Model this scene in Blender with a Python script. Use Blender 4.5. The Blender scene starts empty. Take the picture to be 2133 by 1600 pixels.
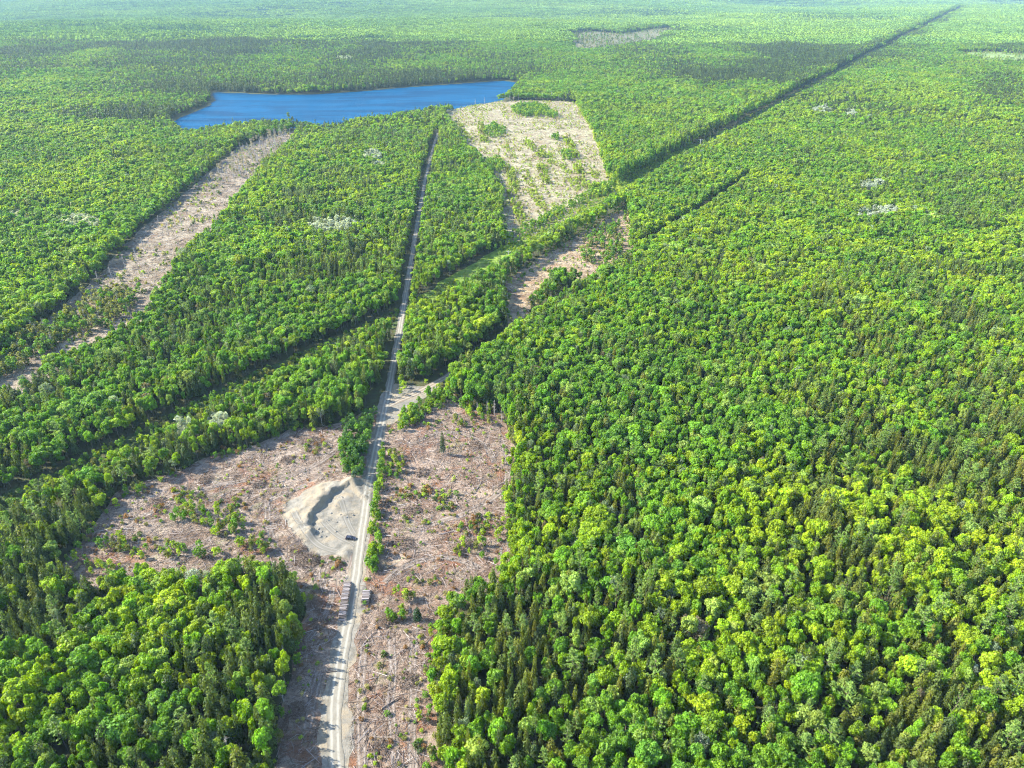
import bpy, math, random
import numpy as np

# ------------------------------------------------------------------ camera, sky, sun, exposure
SC = bpy.context.scene
COL = SC.collection
H = 215.0                       # height of the drone above the road
PITCH = math.radians(30.0)
FPX = 1478.0                    # focal length in photo pixels (photo 2133 wide)
cd = bpy.data.cameras.new("camera")
cam = bpy.data.objects.new("camera", cd); COL.objects.link(cam)
cam.location = (0, 0, H)
cam.rotation_euler = (math.radians(90) - PITCH, 0, 0)
cd.sensor_width = 36.0; cd.lens = 36.0 * FPX / 2133.0
cd.clip_start = 1.0; cd.clip_end = 90000.0
SC.camera = cam

SUN_EL = math.radians(35.0)
SUN_AZ = math.atan2(-0.985, 0.17)          # bearing of the sun, clockwise from +Y
world = bpy.data.worlds.new("World"); SC.world = world; world.use_nodes = True
wn = world.node_tree; wn.nodes.clear()
sky = wn.nodes.new('ShaderNodeTexSky'); sky.sky_type = 'NISHITA'; sky.sun_disc = False
sky.sun_elevation = SUN_EL; sky.sun_rotation = SUN_AZ
sky.air_density = 1.0; sky.dust_density = 0.6; sky.ozone_density = 1.5
bg = wn.nodes.new('ShaderNodeBackground'); bg.inputs['Strength'].default_value = 0.15
wo = wn.nodes.new('ShaderNodeOutputWorld')
wn.links.new(sky.outputs[0], bg.inputs[0]); wn.links.new(bg.outputs[0], wo.inputs[0])
sd = bpy.data.lights.new("sun", 'SUN'); sd.energy = 5.0; sd.angle = math.radians(0.5); sd.color = (1.0, 0.94, 0.82)
sun = bpy.data.objects.new("sun", sd); COL.objects.link(sun)
from mathutils import Vector, Matrix
sdir = Vector((math.sin(SUN_AZ) * math.cos(SUN_EL), math.cos(SUN_AZ) * math.cos(SUN_EL), math.sin(SUN_EL)))
sun.rotation_euler = sdir.to_track_quat('Z', 'Y').to_euler(); sun.location = sdir * 600
SC.view_settings.view_transform = 'Standard'; SC.view_settings.look = 'None'
SC.view_settings.exposure = 1.85; SC.view_settings.gamma = 1.0
cy = SC.cycles
cy.max_bounces = 4; cy.diffuse_bounces = 2; cy.glossy_bounces = 1; cy.transmission_bounces = 2; cy.volume_bounces = 0
cy.transparent_max_bounces = 4; cy.caustics_reflective = False; cy.caustics_refractive = False
cy.use_adaptive_sampling = True; cy.adaptive_threshold = 0.03
cy.use_denoising = True; cy.denoising_prefilter = 'NONE'; SC.cycles.filter_width = 1.15

RS = np.random.RandomState(7)
random.seed(7)
SP, CP = math.sin(PITCH), math.cos(PITCH)

def G(px, py, h=0.0):
    """ground position (metres) of a landmark that the photograph shows at px, py and height h"""
    xx = (px - 1066.5) / FPX; yy = (py - 800.0) / FPX
    t = (H - h) / (SP + yy * CP)
    return (xx * t, t * (CP - yy * SP))

def project(x, y, z):
    """photo pixel of world points; used only to find what is in view and how large it shows"""
    dz = z - H
    d = y * CP - dz * SP
    u = 1066.5 + FPX * x / d
    v = 800.0 + FPX * (-(y * SP) - dz * CP) / d
    return u, v, d

# ------------------------------------------------------------------ noise and plane geometry in numpy
def _hash(ix, iy, seed):
    h = (ix.astype(np.int64) * 374761393 + iy.astype(np.int64) * 668265263 + seed * 1442695041) & 0xffffffff
    h = ((h ^ (h >> 13)) * 1274126177) & 0xffffffff
    h = h ^ (h >> 16)
    return (h & 0xffffff) / float(0xffffff)

def vnoise(x, y, scale, seed=0):
    x = np.asarray(x, float) / scale; y = np.asarray(y, float) / scale
    ix = np.floor(x); iy = np.floor(y); fx = x - ix; fy = y - iy
    fx = fx * fx * (3 - 2 * fx); fy = fy * fy * (3 - 2 * fy)
    a = _hash(ix, iy, seed); b = _hash(ix + 1, iy, seed); c = _hash(ix, iy + 1, seed); d = _hash(ix + 1, iy + 1, seed)
    return (a * (1 - fx) + b * fx) * (1 - fy) + (c * (1 - fx) + d * fx) * fy

def fbm(x, y, scale, seed=0, octv=3):
    s = 0; a = 1; t = 0
    for k in range(octv):
        s = s + a * vnoise(x, y, scale / 2 ** k, seed + 17 * k); t += a; a *= 0.5
    return s / t

def sstep(a, b, x):
    t = np.clip((x - a) / (b - a), 0, 1)
    return t * t * (3 - 2 * t)

def poly(pts, h=0.0):
    return np.array([G(p[0], p[1], p[2] if len(p) > 2 else h) for p in pts])

def sdf(P, x, y):
    """signed distance to polygon P, negative inside"""
    x = np.asarray(x, float); y = np.asarray(y, float)
    d = np.full(x.shape, 1e18); ins = np.zeros(x.shape, bool)
    n = len(P)
    for i in range(n):
        ax, ay = P[i]; bx, by = P[(i + 1) % n]
        ex, ey = bx - ax, by - ay
        t = np.clip(((x - ax) * ex + (y - ay) * ey) / (ex * ex + ey * ey + 1e-9), 0, 1)
        d = np.minimum(d, (x - ax - t * ex) ** 2 + (y - ay - t * ey) ** 2)
        c = ((ay > y) != (by > y))
        with np.errstate(divide='ignore', invalid='ignore'):
            xi = ex * (y - ay) / (ey if ey != 0 else 1e-12) + ax
        ins ^= (c & (x < xi))
    d = np.sqrt(d)
    return np.where(ins, -d, d)

def ldist(L, x, y):
    d = np.full(np.shape(x), 1e18)
    for i in range(len(L) - 1):
        ax, ay = L[i]; bx, by = L[i + 1]
        ex, ey = bx - ax, by - ay
        t = np.clip(((x - ax) * ex + (y - ay) * ey) / (ex * ex + ey * ey + 1e-9), 0, 1)
        d = np.minimum(d, (x - ax - t * ex) ** 2 + (y - ay - t * ey) ** 2)
    return np.sqrt(d)

# ------------------------------------------------------------------ the map of the place
ROAD = poly([(708, 1790), (703, 1700), (700, 1600), (697, 1540), (696, 1480), (702, 1420), (712, 1360), (722, 1310), (730, 1265), (738, 1220),
             (745, 1170), (753, 1110), (762, 1050), (772, 990), (783, 935), (793, 890), (802, 850), (810, 815), (820, 760), (830, 705), (838, 655),
             (846, 610), (853, 565), (860, 520), (868, 470), (876, 425), (885, 375), (895, 335), (904, 300), (912, 275)])
SIDE = poly([(803, 848), (835, 832), (880, 815), (960, 768), (1060, 695), (1200, 605), (1330, 520), (1465, 437), (1560, 372)])
LINE = poly([(-260, 1230), (-120, 1130), (0, 1058), (130, 1000), (300, 918), (500, 812), (640, 748), (830, 660), (960, 590), (1060, 530), (1280, 400), (1460, 304),
             (1660, 198), (1860, 91), (2005, 14)])
CUT_A = poly([(690, 1800), (700, 1600), (715, 1400), (735, 1280), (752, 1180), (775, 1050), (795, 940), (803, 885), (850, 880), (900, 850),
              (940, 822), (965, 850), (1010, 862), (1042, 868), (1058, 900), (1068, 950), (1068, 1010), (1050, 1060), (1062, 1080), (1050, 1150),
              (1040, 1200, 8), (1000, 1190, 10), (960, 1215, 10), (925, 1235, 10), (908, 1290), (900, 1370), (888, 1420), (892, 1500),
              (900, 1600), (905, 1800)])
CUT_B = poly([(690, 1800), (560, 1800), (572, 1600), (585, 1500), (600, 1420), (632, 1340), (640, 1270), (616, 1205), (598, 1178, 10), (560, 1152, 12),
              (520, 1138, 12), (430, 1168, 12), (330, 1168, 12), (230, 1178, 12), (160, 1205, 12), (120, 1215), (170, 1140), (205, 1080),
              (250, 1030), (300, 1005), (360, 985), (450, 950), (520, 930), (600, 900), (700, 885), (760, 862), (800, 860), (770, 1000),
              (745, 1170), (715, 1340)])
CUT_C = poly([(930, 238), (960, 216), (1020, 212), (1060, 207), (1190, 210), (1202, 218), (1230, 270), (1250, 320), (1270, 380), (1284, 402),
              (1240, 425), (1180, 455), (1110, 490), (1058, 508), (1050, 460), (1044, 400), (1020, 350), (985, 312, 8), (955, 270, 8)])
CUT_D = poly([(1302, 433), (1318, 530), (1265, 552, 6), (1225, 580, 6), (1165, 565, 6), (1120, 610, 6), (1085, 650, 6), (1066, 695),
              (1054, 640), (1050, 590), (1080, 565), (1150, 525), (1230, 475), (1290, 440)])
CUT_E = poly([(622, 268), (600, 298, 8), (560, 325, 11), (530, 352, 11), (500, 382, 11), (488, 400, 11), (462, 435, 11), (430, 468, 11), (400, 492, 11), (370, 524, 11), (352, 560, 11),
              (328, 580, 11), (308, 606, 11), (288, 645, 11), (240, 672, 11), (190, 702, 11), (120, 735, 11), (50, 775, 11), (-90, 830, 11), (-90, 790), (0, 738), (60, 695), (130, 645), (210, 575),
              (280, 492), (340, 442), (400, 392), (460, 342), (500, 312), (560, 285)])
LAKE = poly([(358, 254), (372, 245), (400, 234), (436, 219), (448, 208), (440, 192), (480, 193), (560, 197), (640, 197), (740, 191), (820, 184),
             (900, 178), (990, 172), (1050, 168), (1078, 172), (1050, 192, 11), (1000, 202, 11), (950, 210, 11), (910, 216, 11), (850, 226, 11),
             (760, 239, 11), (700, 247, 11), (625, 252, 9), (590, 247, 11), (540, 241, 11), (470, 250, 11), (440, 256, 11), (385, 264, 11)], -3.0)
BOG = poly([(1190, 78), (1230, 70), (1300, 73), (1395, 60), (1404, 70), (1345, 84, 13), (1300, 92, 13), (1240, 101, 13), (1205, 102, 13), (1194, 92, 10)])
MEADOW = poly([(1990, 110), (2060, 107), (2133, 111), (2260, 117), (2260, 129, 10), (2133, 127, 10), (2050, 122, 10)])
PIT = poly([(745, 1035), (728, 1018), (712, 1022), (696, 1028), (682, 1044), (664, 1058), (652, 1074), (648, 1092), (656, 1108), (668, 1120),
            (672, 1140), (690, 1156), (724, 1152), (744, 1150), (754, 1090), (762, 1045)])
GRAVEL = poly([(775, 1000), (760, 1002), (742, 1015), (735, 1004), (715, 1002), (690, 1003), (652, 1010), (620, 1026), (598, 1046), (592, 1072), (600, 1094), (618, 1120), (646, 1146),
               (672, 1160), (700, 1158), (722, 1168), (738, 1190), (736, 1230), (722, 1290), (712, 1320), (700, 1360), (684, 1410), (668, 1470), (664, 1530),
               (668, 1600), (672, 1790), (742, 1790), (736, 1600), (732, 1500), (734, 1430), (742, 1370), (750, 1290), (758, 1220), (764, 1130), (778, 1040)])
JUNCTION = poly([(798, 872), (788, 852), (796, 822), (822, 800), (880, 808), (918, 798), (898, 822), (868, 836), (842, 862), (815, 886)])
PITC = np.array(G(706, 1095))

def rough_edge(x, y, s=9.0, a=5.0, seed=3):
    return (fbm(x, y, s, seed, 2) - 0.5) * a

def pit_height(x, y):
    d = sdf(PIT, x, y)
    ang = np.degrees(np.arctan2(y - PITC[1], x - PITC[0]))            # 90 = away from the camera, 180 = left
    a = np.where(ang < 0, ang + 360, ang)
    w = sstep(45, 80, a) * (1 - sstep(195, 232, a))                   # bank on the far and left side
    wr = 1 + 0.35 * (vnoise(x, y, 6, 91) - 0.5)
    d = d + (vnoise(x, y, 3.0, 93) - .5) * 1.6
    up = sstep(-0.4, 1.2, d) * np.exp(-(np.maximum(d - 1.5, 0) / 8.0) ** 2)
    z = 2.4 * w * wr * up
    z = z + (fbm(x, y, 3.2, 77, 3) - 0.5) * (2.6 * w * up + 0.45)
    for (px, py, r, hh) in ((733, 1012, 3.6, 2.6), (722, 1040, 2.6, 1.0), (706, 1046, 2.2, 0.9), (700, 1060, 1.6, 0.6), (716, 1074, 1.8, 0.7),
                            (728, 1072, 1.5, 0.6), (721, 1155, 2.4, 1.6), (671, 1086, 1.5, .8), (640, 1052, 3.0, 0.9)):
        c = G(px, py)
        z = z + hh * np.exp(-((x - c[0]) ** 2 + (y - c[1]) ** 2) / (r * r))
    return z

def height(x, y):
    x = np.asarray(x, float); y = np.asarray(y, float)
    r = np.hypot(x, y)
    z = (fbm(x, y, 220, 5, 2) - 0.5) * (1.5 + 9 * sstep(350, 1100, r))
    z = z + (fbm(x + 300, y, 900, 8, 3) - 0.5) * 64 * sstep(1300, 4200, r)
    z = z + (fbm(x, y * 1.7, 2600, 12, 2) - 0.5) * 190 * sstep(3200, 8500, r)
    dl = ldist(LINE, x, y); z = z * (1 - (0.85 * (1 - sstep(100, 1100, dl))) * sstep(1300, 2500, r))
    near = 1 - sstep(500, 900, r)
    z = z * (1 - 0.5 * near)
    m = (x > -160) & (x < -20) & (y > 195) & (y < 320)
    if m.any():
        zz = np.zeros(x.shape); zz[m] = pit_height(x[m], y[m]); z = z + zz
    m = (np.abs(x + 300) < 1200) & (y > 900) & (y < 2300)
    if m.any():
        d = np.full(x.shape, 500.0); d[m] = sdf(LAKE, x[m], y[m])
        k = 1 - sstep(0, 160, d)
        z = z * (1 - k) + (-2.6 + 2.6 * sstep(0, 160, d)) * k - 3.0 * (1 - sstep(-12, 3, d))
    return z

# ------------------------------------------------------------------ mesh and object helpers
def mesh_np(name, V, F, mats=(), mi=None, smooth=False):
    """V (n,3); F (m,k) faces with k corners each"""
    V = np.asarray(V, np.float32); F = np.asarray(F, np.int32)
    me = bpy.data.meshes.new(name)
    me.vertices.add(len(V)); me.vertices.foreach_set('co', V.ravel())
    k = F.shape[1]
    me.loops.add(F.size); me.loops.foreach_set('vertex_index', F.ravel())
    me.polygons.add(len(F)); me.polygons.foreach_set('loop_start', np.arange(0, F.size, k, dtype=np.int32))
    me.polygons.foreach_set('loop_total', np.full(len(F), k, np.int32))
    for m in mats: me.materials.append(m)
    if mi is not None: me.polygons.foreach_set('material_index', np.asarray(mi, np.int32))
    if smooth: me.polygons.foreach_set('use_smooth', np.ones(len(F), bool))
    me.update(calc_edges=True)
    return me

def fattr(me, name, vals, dom='FACE'):
    a = me.attributes.new(name, 'FLOAT', dom); a.data.foreach_set('value', np.asarray(vals, np.float32))

def link(name, me, parent=None, loc=None):
    o = bpy.data.objects.new(name, me); COL.objects.link(o)
    if parent: o.parent = parent
    if loc is not None: o.location = loc
    return o

def tag(o, label=None, cat=None, group=None, kind=None):
    if label: o['label'] = label
    if cat: o['category'] = cat
    if group: o['group'] = group
    if kind: o['kind'] = kind
    return o

class MB:
    """collects boxes, tubes and plates into one mesh"""
    def __init__(s): s.v = []; s.f = []; s.m = []
    def add(s, V, F, mi=0):
        b = len(s.v); s.v += [tuple(p) for p in V]; s.f += [tuple(b + i for i in f) for f in F]; s.m += [mi] * len(F)
    def box(s, c, d, mi=0, top=(1, 1)):
        x, y, z = c; a, b, h = d[0] / 2, d[1] / 2, d[2] / 2; p, q = top
        V = [(x - a, y - b, z - h), (x + a, y - b, z - h), (x + a, y + b, z - h), (x - a, y + b, z - h),
             (x - a * p, y - b * q, z + h), (x + a * p, y - b * q, z + h), (x + a * p, y + b * q, z + h), (x - a * p, y + b * q, z + h)]
        s.add(V, [(3, 2, 1, 0), (4, 5, 6, 7), (0, 1, 5, 4), (1, 2, 6, 5), (2, 3, 7, 6), (3, 0, 4, 7)], mi)
    def tube(s, p0, p1, r0, r1, n=7, mi=0, cap=None):
        a = Vector(p0); b = Vector(p1); d = (b - a).normalized()
        u = d.orthogonal().normalized(); w = d.cross(u)
        V = []
        for (c, r) in ((a, r0), (b, r1)):
            for k in range(n):
                t = 2 * math.pi * k / n
                V.append(c + u * (r * math.cos(t)) + w * (r * math.sin(t)))
        s.add(V, [(k, (k + 1) % n, n + (k + 1) % n, n + k) for k in range(n)], mi)
        cm = mi if cap is None else cap
        s.add(V[:n], [tuple(reversed(range(n)))], cm); s.add(V[n:], [tuple(range(n))], cm)
    def mesh(s, name, mats, smooth=False):
        me = bpy.data.meshes.new(name); me.from_pydata(s.v, [], s.f)
        for m in mats: me.materials.append(m)
        me.polygons.foreach_set('material_index', np.array(s.m, np.int32))
        if smooth: me.polygons.foreach_set('use_smooth', np.ones(len(s.f), bool))
        me.update(); return me

# ------------------------------------------------------------------ materials
def mat(name):
    m = bpy.data.materials.new(name); m.use_nodes = True
    nt = m.node_tree; nt.nodes.clear()
    out = nt.nodes.new('ShaderNodeOutputMaterial')
    return m, nt, out

def N(nt, t, **kw):
    n = nt.nodes.new(t)
    for k, v in kw.items(): setattr(n, k, v)
    return n

def principled(nt, out, rough=0.8, spec=0.2, metal=0.0):
    p = N(nt, 'ShaderNodeBsdfPrincipled')
    p.inputs['Roughness'].default_value = rough; p.inputs['Specular IOR Level'].default_value = spec; p.inputs['Metallic'].default_value = metal
    nt.links.new(p.outputs[0], out.inputs[0]); return p

def flat_mat(name, col, rough=0.7, spec=0.3, metal=0.0, var=0.15, scale=3.0):
    m, nt, out = mat(name); p = principled(nt, out, rough, spec, metal)
    tc = N(nt, 'ShaderNodeTexCoord'); no = N(nt, 'ShaderNodeTexNoise'); no.inputs['Scale'].default_value = scale
    nt.links.new(tc.outputs['Object'], no.inputs['Vector'])
    r = ramp(nt, [(0.3, tuple(c * (1 - var) for c in col)), (0.7, tuple(min(1, c * (1 + var)) for c in col))])
    nt.links.new(no.outputs['Fac'], r.inputs[0]); nt.links.new(r.outputs[0], p.inputs['Base Color'])
    return m

def ramp(nt, stops):
    r = N(nt, 'ShaderNodeValToRGB'); e = r.color_ramp.elements
    while len(e) < len(stops): e.new(0.5)
    for i, (p, c) in enumerate(stops):
        e[i].position = p; e[i].color = (c[0], c[1], c[2], 1)
    return r

def noise(nt, pos, scale, detail=3, rough=0.6, dist=0.0, vec_scale=None):
    n = N(nt, 'ShaderNodeTexNoise'); n.inputs['Scale'].default_value = scale; n.inputs['Detail'].default_value = detail
    n.inputs['Roughness'].default_value = rough; n.inputs['Distortion'].default_value = dist
    if vec_scale:
        mp = N(nt, 'ShaderNodeMapping'); mp.inputs['Scale'].default_value = vec_scale[:3]
        if len(vec_scale) > 3: mp.inputs['Rotation'].default_value = (0, 0, vec_scale[3])
        nt.links.new(pos, mp.inputs['Vector']); pos = mp.outputs[0]
    nt.links.new(pos, n.inputs['Vector']); return n.outputs['Fac']

def mixc(nt, fac, a, b, mode='MIX'):
    m = N(nt, 'ShaderNodeMix', data_type='RGBA', blend_type=mode)
    if isinstance(fac, (int, float)): m.inputs[0].default_value = fac
    else: nt.links.new(fac, m.inputs[0])
    for s, v in ((6, a), (7, b)):
        if isinstance(v, tuple): m.inputs[s].default_value = (v[0], v[1], v[2], 1)
        else: nt.links.new(v, m.inputs[s])
    return m.outputs[2]

def mth(nt, op, a, b=None, clamp=False):
    m = N(nt, 'ShaderNodeMath', operation=op, use_clamp=clamp)
    for i, v in enumerate((a, b)):
        if v is None: continue
        if isinstance(v, (int, float)): m.inputs[i].default_value = v
        else: nt.links.new(v, m.inputs[i])
    return m.outputs[0]

def mrange(nt, v, a, b):
    m = N(nt, 'ShaderNodeMapRange', interpolation_type='SMOOTHSTEP')
    m.inputs[1].default_value = a; m.inputs[2].default_value = b
    nt.links.new(v, m.inputs[0]); return m.outputs[0]

def leaf_material():
    m, nt, out = mat('foliage')
    at = N(nt, 'ShaderNodeAttribute', attribute_type='INSTANCER', attribute_name='tint')
    fv = N(nt, 'ShaderNodeAttribute', attribute_type='GEOMETRY', attribute_name='v')
    v = N(nt, 'ShaderNodeVectorMath', operation='SCALE'); nt.links.new(at.outputs['Vector'], v.inputs[0]); nt.links.new(fv.outputs['Fac'], v.inputs['Scale'])
    col = v.outputs[0]
    p = N(nt, 'ShaderNodeBsdfPrincipled'); p.inputs['Roughness'].default_value = 0.55; p.inputs['Specular IOR Level'].default_value = 0.25
    nt.links.new(col, p.inputs['Base Color'])
    tr = N(nt, 'ShaderNodeBsdfTranslucent')
    c2 = mixc(nt, 1.0, col, (1.35, 1.25, 0.5), 'MULTIPLY'); nt.links.new(c2, tr.inputs[0])
    mx = N(nt, 'ShaderNodeMixShader'); mx.inputs[0].default_value = 0.45
    nt.links.new(p.outputs[0], mx.inputs[1]); nt.links.new(tr.outputs[0], mx.inputs[2]); nt.links.new(mx.outputs[0], out.inputs[0])
    return m

def far_leaf_material():
    m, nt, out = mat('far_foliage')
    at = N(nt, 'ShaderNodeAttribute', attribute_type='INSTANCER', attribute_name='tint')
    fv = N(nt, 'ShaderNodeAttribute', attribute_type='GEOMETRY', attribute_name='v')
    fk = N(nt, 'ShaderNodeAttribute', attribute_type='GEOMETRY', attribute_name='conifer')
    col = mixc(nt, fk.outputs['Fac'], at.outputs['Color'], (0.055, 0.115, 0.045))
    v = N(nt, 'ShaderNodeVectorMath', operation='SCALE'); nt.links.new(col, v.inputs[0]); nt.links.new(fv.outputs['Fac'], v.inputs['Scale'])
    p = N(nt, 'ShaderNodeBsdfDiffuse'); nt.links.new(v.outputs[0], p.inputs[0]); nt.links.new(p.outputs[0], out.inputs[0])
    return m

def ground_material():
    m, nt, out = mat('forest_floor'); p = principled(nt, out, 0.95, 0.1)
    geo = N(nt, 'ShaderNodeNewGeometry'); pos = geo.outputs['Position']
    a = noise(nt, pos, 0.35, 4, 0.7)
    r = ramp(nt, [(0.3, (0.035, 0.035, 0.018)), (0.5, (0.055, 0.055, 0.025)), (0.7, (0.045, 0.07, 0.02))])
    nt.links.new(a, r.inputs[0]); nt.links.new(r.outputs[0], p.inputs['Base Color'])
    return m

def slash_material(name, base, pale, red, green, gamt=0.35, seed=0.0):
    base, pale, red, green = [tuple(q * f_ for q, f_ in zip(c_, (0.76, 0.74, 0.62))) for c_ in (base, pale, red, green)]
    m, nt, out = mat(name); p = principled(nt, out, 0.9, 0.15)
    geo = N(nt, 'ShaderNodeNewGeometry')
    ad = N(nt, 'ShaderNodeVectorMath', operation='ADD'); nt.links.new(geo.outputs['Position'], ad.inputs[0]); ad.inputs[1].default_value = (seed * 91, seed * 37, 0)
    pos = ad.outputs[0]
    big = noise(nt, pos, 0.035, 4, 0.6)
    med = noise(nt, pos, 0.16, 5, 0.7, 0.6)
    fine = noise(nt, pos, 1.1, 5, 0.8, 1.2)
    st1 = noise(nt, pos, 1.0, 4, 0.75, 0.8, (0.35, 2.2, 1, 0.5))
    st2 = noise(nt, pos, 1.0, 4, 0.75, 0.8, (0.35, 2.2, 1, -0.9))
    c = mixc(nt, mrange(nt, med, 0.44, 0.58), base, pale)
    c = mixc(nt, mth(nt, 'MULTIPLY', mrange(nt, noise(nt, pos, 0.055, 4, 0.65, 0.5), 0.53, 0.62), 0.6), c, red)
    c = mixc(nt, mth(nt, 'MULTIPLY', mrange(nt, noise(nt, pos, 0.08, 5, 0.7), 0.56, 0.66), gamt * 2), c, green)
    c = mixc(nt, mth(nt, 'MULTIPLY', mrange(nt, big, 0.50, 0.62), 0.75), c, tuple(min(1, q * 1.18) for q in pale))
    c = mixc(nt, mth(nt, 'MULTIPLY', mth(nt, 'SUBTRACT', 1.0, mrange(nt, noise(nt, pos, 0.07, 5, 0.7, 1.5), 0.36, 0.46)), 0.55), c, tuple(q * .45 for q in base))
    dk = mth(nt, 'MINIMUM', st1, st2)
    c = mixc(nt, mth(nt, 'MULTIPLY', mth(nt, 'SUBTRACT', 1.0, mrange(nt, dk, 0.32, 0.46)), 0.7), c, (0.05, 0.04, 0.03))
    c = mixc(nt, mth(nt, 'MULTIPLY', mrange(nt, mth(nt, 'MAXIMUM', st1, st2), 0.60, 0.72), 0.6), c, tuple(min(1, q * 1.35) for q in pale))
    c = mixc(nt, mth(nt, 'MULTIPLY', mth(nt, 'SUBTRACT', 1.0, mrange(nt, fine, 0.35, 0.5)), 0.45), c, (0.08, 0.06, 0.045))
    nt.links.new(c, p.inputs['Base Color'])
    b = N(nt, 'ShaderNodeBump'); b.inputs['Strength'].default_value = 1.0; b.inputs['Distance'].default_value = 0.8
    nt.links.new(fine, b.inputs['Height']); nt.links.new(b.outputs[0], p.inputs['Normal'])
    return m

def gravel_material(name='gravel', a=(0.125, 0.117, 0.097), b=(0.20, 0.184, 0.152), sand=(0.245, 0.20, 0.135)):
    m, nt, out = mat(name); p = principled(nt, out, 0.92, 0.15)
    geo = N(nt, 'ShaderNodeNewGeometry'); pos = geo.outputs['Position']
    c = mixc(nt, mrange(nt, noise(nt, pos, 0.25, 5, 0.7, 0.4), 0.38, 0.64), a, b)
    sp = N(nt, 'ShaderNodeSeparateXYZ'); nt.links.new(pos, sp.inputs[0])
    c = mixc(nt, mth(nt, 'MULTIPLY', mrange(nt, noise(nt, pos, 0.09, 4, 0.6, 0.3), 0.46, 0.6), 0.7), c, sand)
    nz = N(nt, 'ShaderNodeSeparateXYZ'); nt.links.new(geo.outputs['Normal'], nz.inputs[0])
    c = mixc(nt, mth(nt, 'MULTIPLY', mth(nt, 'SUBTRACT', 1.0, mrange(nt, nz.outputs[2], 0.75, 0.97)), 0.6), c, tuple(q * 0.9 for q in sand))
    c = mixc(nt, mth(nt, 'MULTIPLY', mth(nt, 'SUBTRACT', 1.0, mrange(nt, noise(nt, pos, 2.0, 4, 0.8), 0.36, 0.5)), 0.35), c, (0.16, 0.14, 0.11))
    nt.links.new(c, p.inputs['Base Color'])
    bp = N(nt, 'ShaderNodeBump'); bp.inputs['Strength'].default_value = 0.8; bp.inputs['Distance'].default_value = 0.35
    nt.links.new(noise(nt, pos, 0.9, 6, 0.75), bp.inputs['Height']); nt.links.new(bp.outputs[0], p.inputs['Normal'])
    return m

def road_material(name, edge, mid, track, tr=(0.33, 0.42)):
    """u across the road 0..1; two wheel tracks swept clean"""
    m, nt, out = mat(name); p = principled(nt, out, 0.9, 0.15)
    uv = N(nt, 'ShaderNodeAttribute', attribute_type='GEOMETRY', attribute_name='across')
    geo = N(nt, 'ShaderNodeNewGeometry'); pos = geo.outputs['Position']
    wob = mth(nt, 'MULTIPLY', mth(nt, 'SUBTRACT', noise(nt, pos, 0.09, 4, 0.6), 0.5), 0.38)
    u = mth(nt, 'ABSOLUTE', mth(nt, 'ADD', uv.outputs['Fac'], wob))
    d = mth(nt, 'ABSOLUTE', mth(nt, 'SUBTRACT', u, tr[1]))
    k = mth(nt, 'SUBTRACT', 1.0, mrange(nt, d, 0.04, 0.26))
    brk = mrange(nt, noise(nt, pos, 0.3, 5, 0.8), 0.28, 0.5)
    c = mixc(nt, mrange(nt, noise(nt, pos, 0.5, 5, 0.75), 0.35, 0.65), mid, edge)
    c = mixc(nt, mth(nt, 'MULTIPLY', k, brk), c, track)
    c = mixc(nt, mth(nt, 'MULTIPLY', mrange(nt, mth(nt, 'ADD', u, mth(nt, 'MULTIPLY', noise(nt, pos, 0.6, 4, 0.7), 0.5)), 0.9, 1.2), 0.6), c, tuple(q * .7 for q in edge))
    nt.links.new(c, p.inputs['Base Color'])
    return m

def water_material():
    m, nt, out = mat('lake_water')
    d = N(nt, 'ShaderNodeBsdfDiffuse'); g = N(nt, 'ShaderNodeBsdfGlossy'); g.inputs['Roughness'].default_value = 0.25
    geo = N(nt, 'ShaderNodeNewGeometry'); pos = geo.outputs['Position']
    c = mixc(nt, mrange(nt, noise(nt, pos, 0.012, 5, 0.65, 0.6, (0.5, 2.0, 1, 0.3)), 0.35, 0.65), (0.0, 0.027, 0.072), (0.0, 0.058, 0.138))
    nt.links.new(c, d.inputs[0]); g.inputs[0].default_value = (0.7, 0.85, 1, 1)
    b = N(nt, 'ShaderNodeBump'); b.inputs['Strength'].default_value = 0.6; b.inputs['Distance'].default_value = 0.3
    nt.links.new(noise(nt, pos, 0.3, 4, 0.7, 0, (0.5, 1.6, 1)), b.inputs['Height']); nt.links.new(b.outputs[0], g.inputs['Normal'])
    mx = N(nt, 'ShaderNodeMixShader'); mx.inputs[0].default_value = 0.05
    nt.links.new(d.outputs[0], mx.inputs[1]); nt.links.new(g.outputs[0], mx.inputs[2]); nt.links.new(mx.outputs[0], out.inputs[0])
    return m

M_LEAF = leaf_material(); M_FAR = far_leaf_material()
M_BARK = flat_mat('bark', (0.15, 0.12, 0.09), 0.9, 0.1, 0, 0.3, 2.0)
M_SNAG = flat_mat('weathered_wood', (0.36, 0.33, 0.30), 0.9, 0.1, 0, 0.25, 2.0)
M_GROUND = ground_material()
M_SLASH = slash_material('logging_slash_ground', (0.25, 0.165, 0.135), (0.40, 0.315, 0.285), (0.34, 0.13, 0.06), (0.21, 0.21, 0.07), 0.32)
M_SLASH_B = slash_material('logging_slash_ground_grey', (0.24, 0.17, 0.14), (0.42, 0.345, 0.32), (0.32, 0.13, 0.07), (0.24, 0.25, 0.09), 0.32, 3.0)
M_SLASH_C = slash_material('old_clearcut_ground', (0.29, 0.25, 0.175), (0.43, 0.41, 0.31), (0.33, 0.24, 0.165), (0.27, 0.36, 0.10), 0.6, 7.0)
M_SLASH_D = slash_material('dry_clearcut_ground', (0.33, 0.24, 0.16), (0.50, 0.40, 0.30), (0.38, 0.22, 0.13), (0.22, 0.28, 0.06), 0.3, 11.0)
M_SLASH_E = slash_material('stripped_clearcut_ground', (0.22, 0.175, 0.14), (0.38, 0.33, 0.285), (0.28, 0.19, 0.13), (0.18, 0.20, 0.08), 0.25, 15.0)
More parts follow.
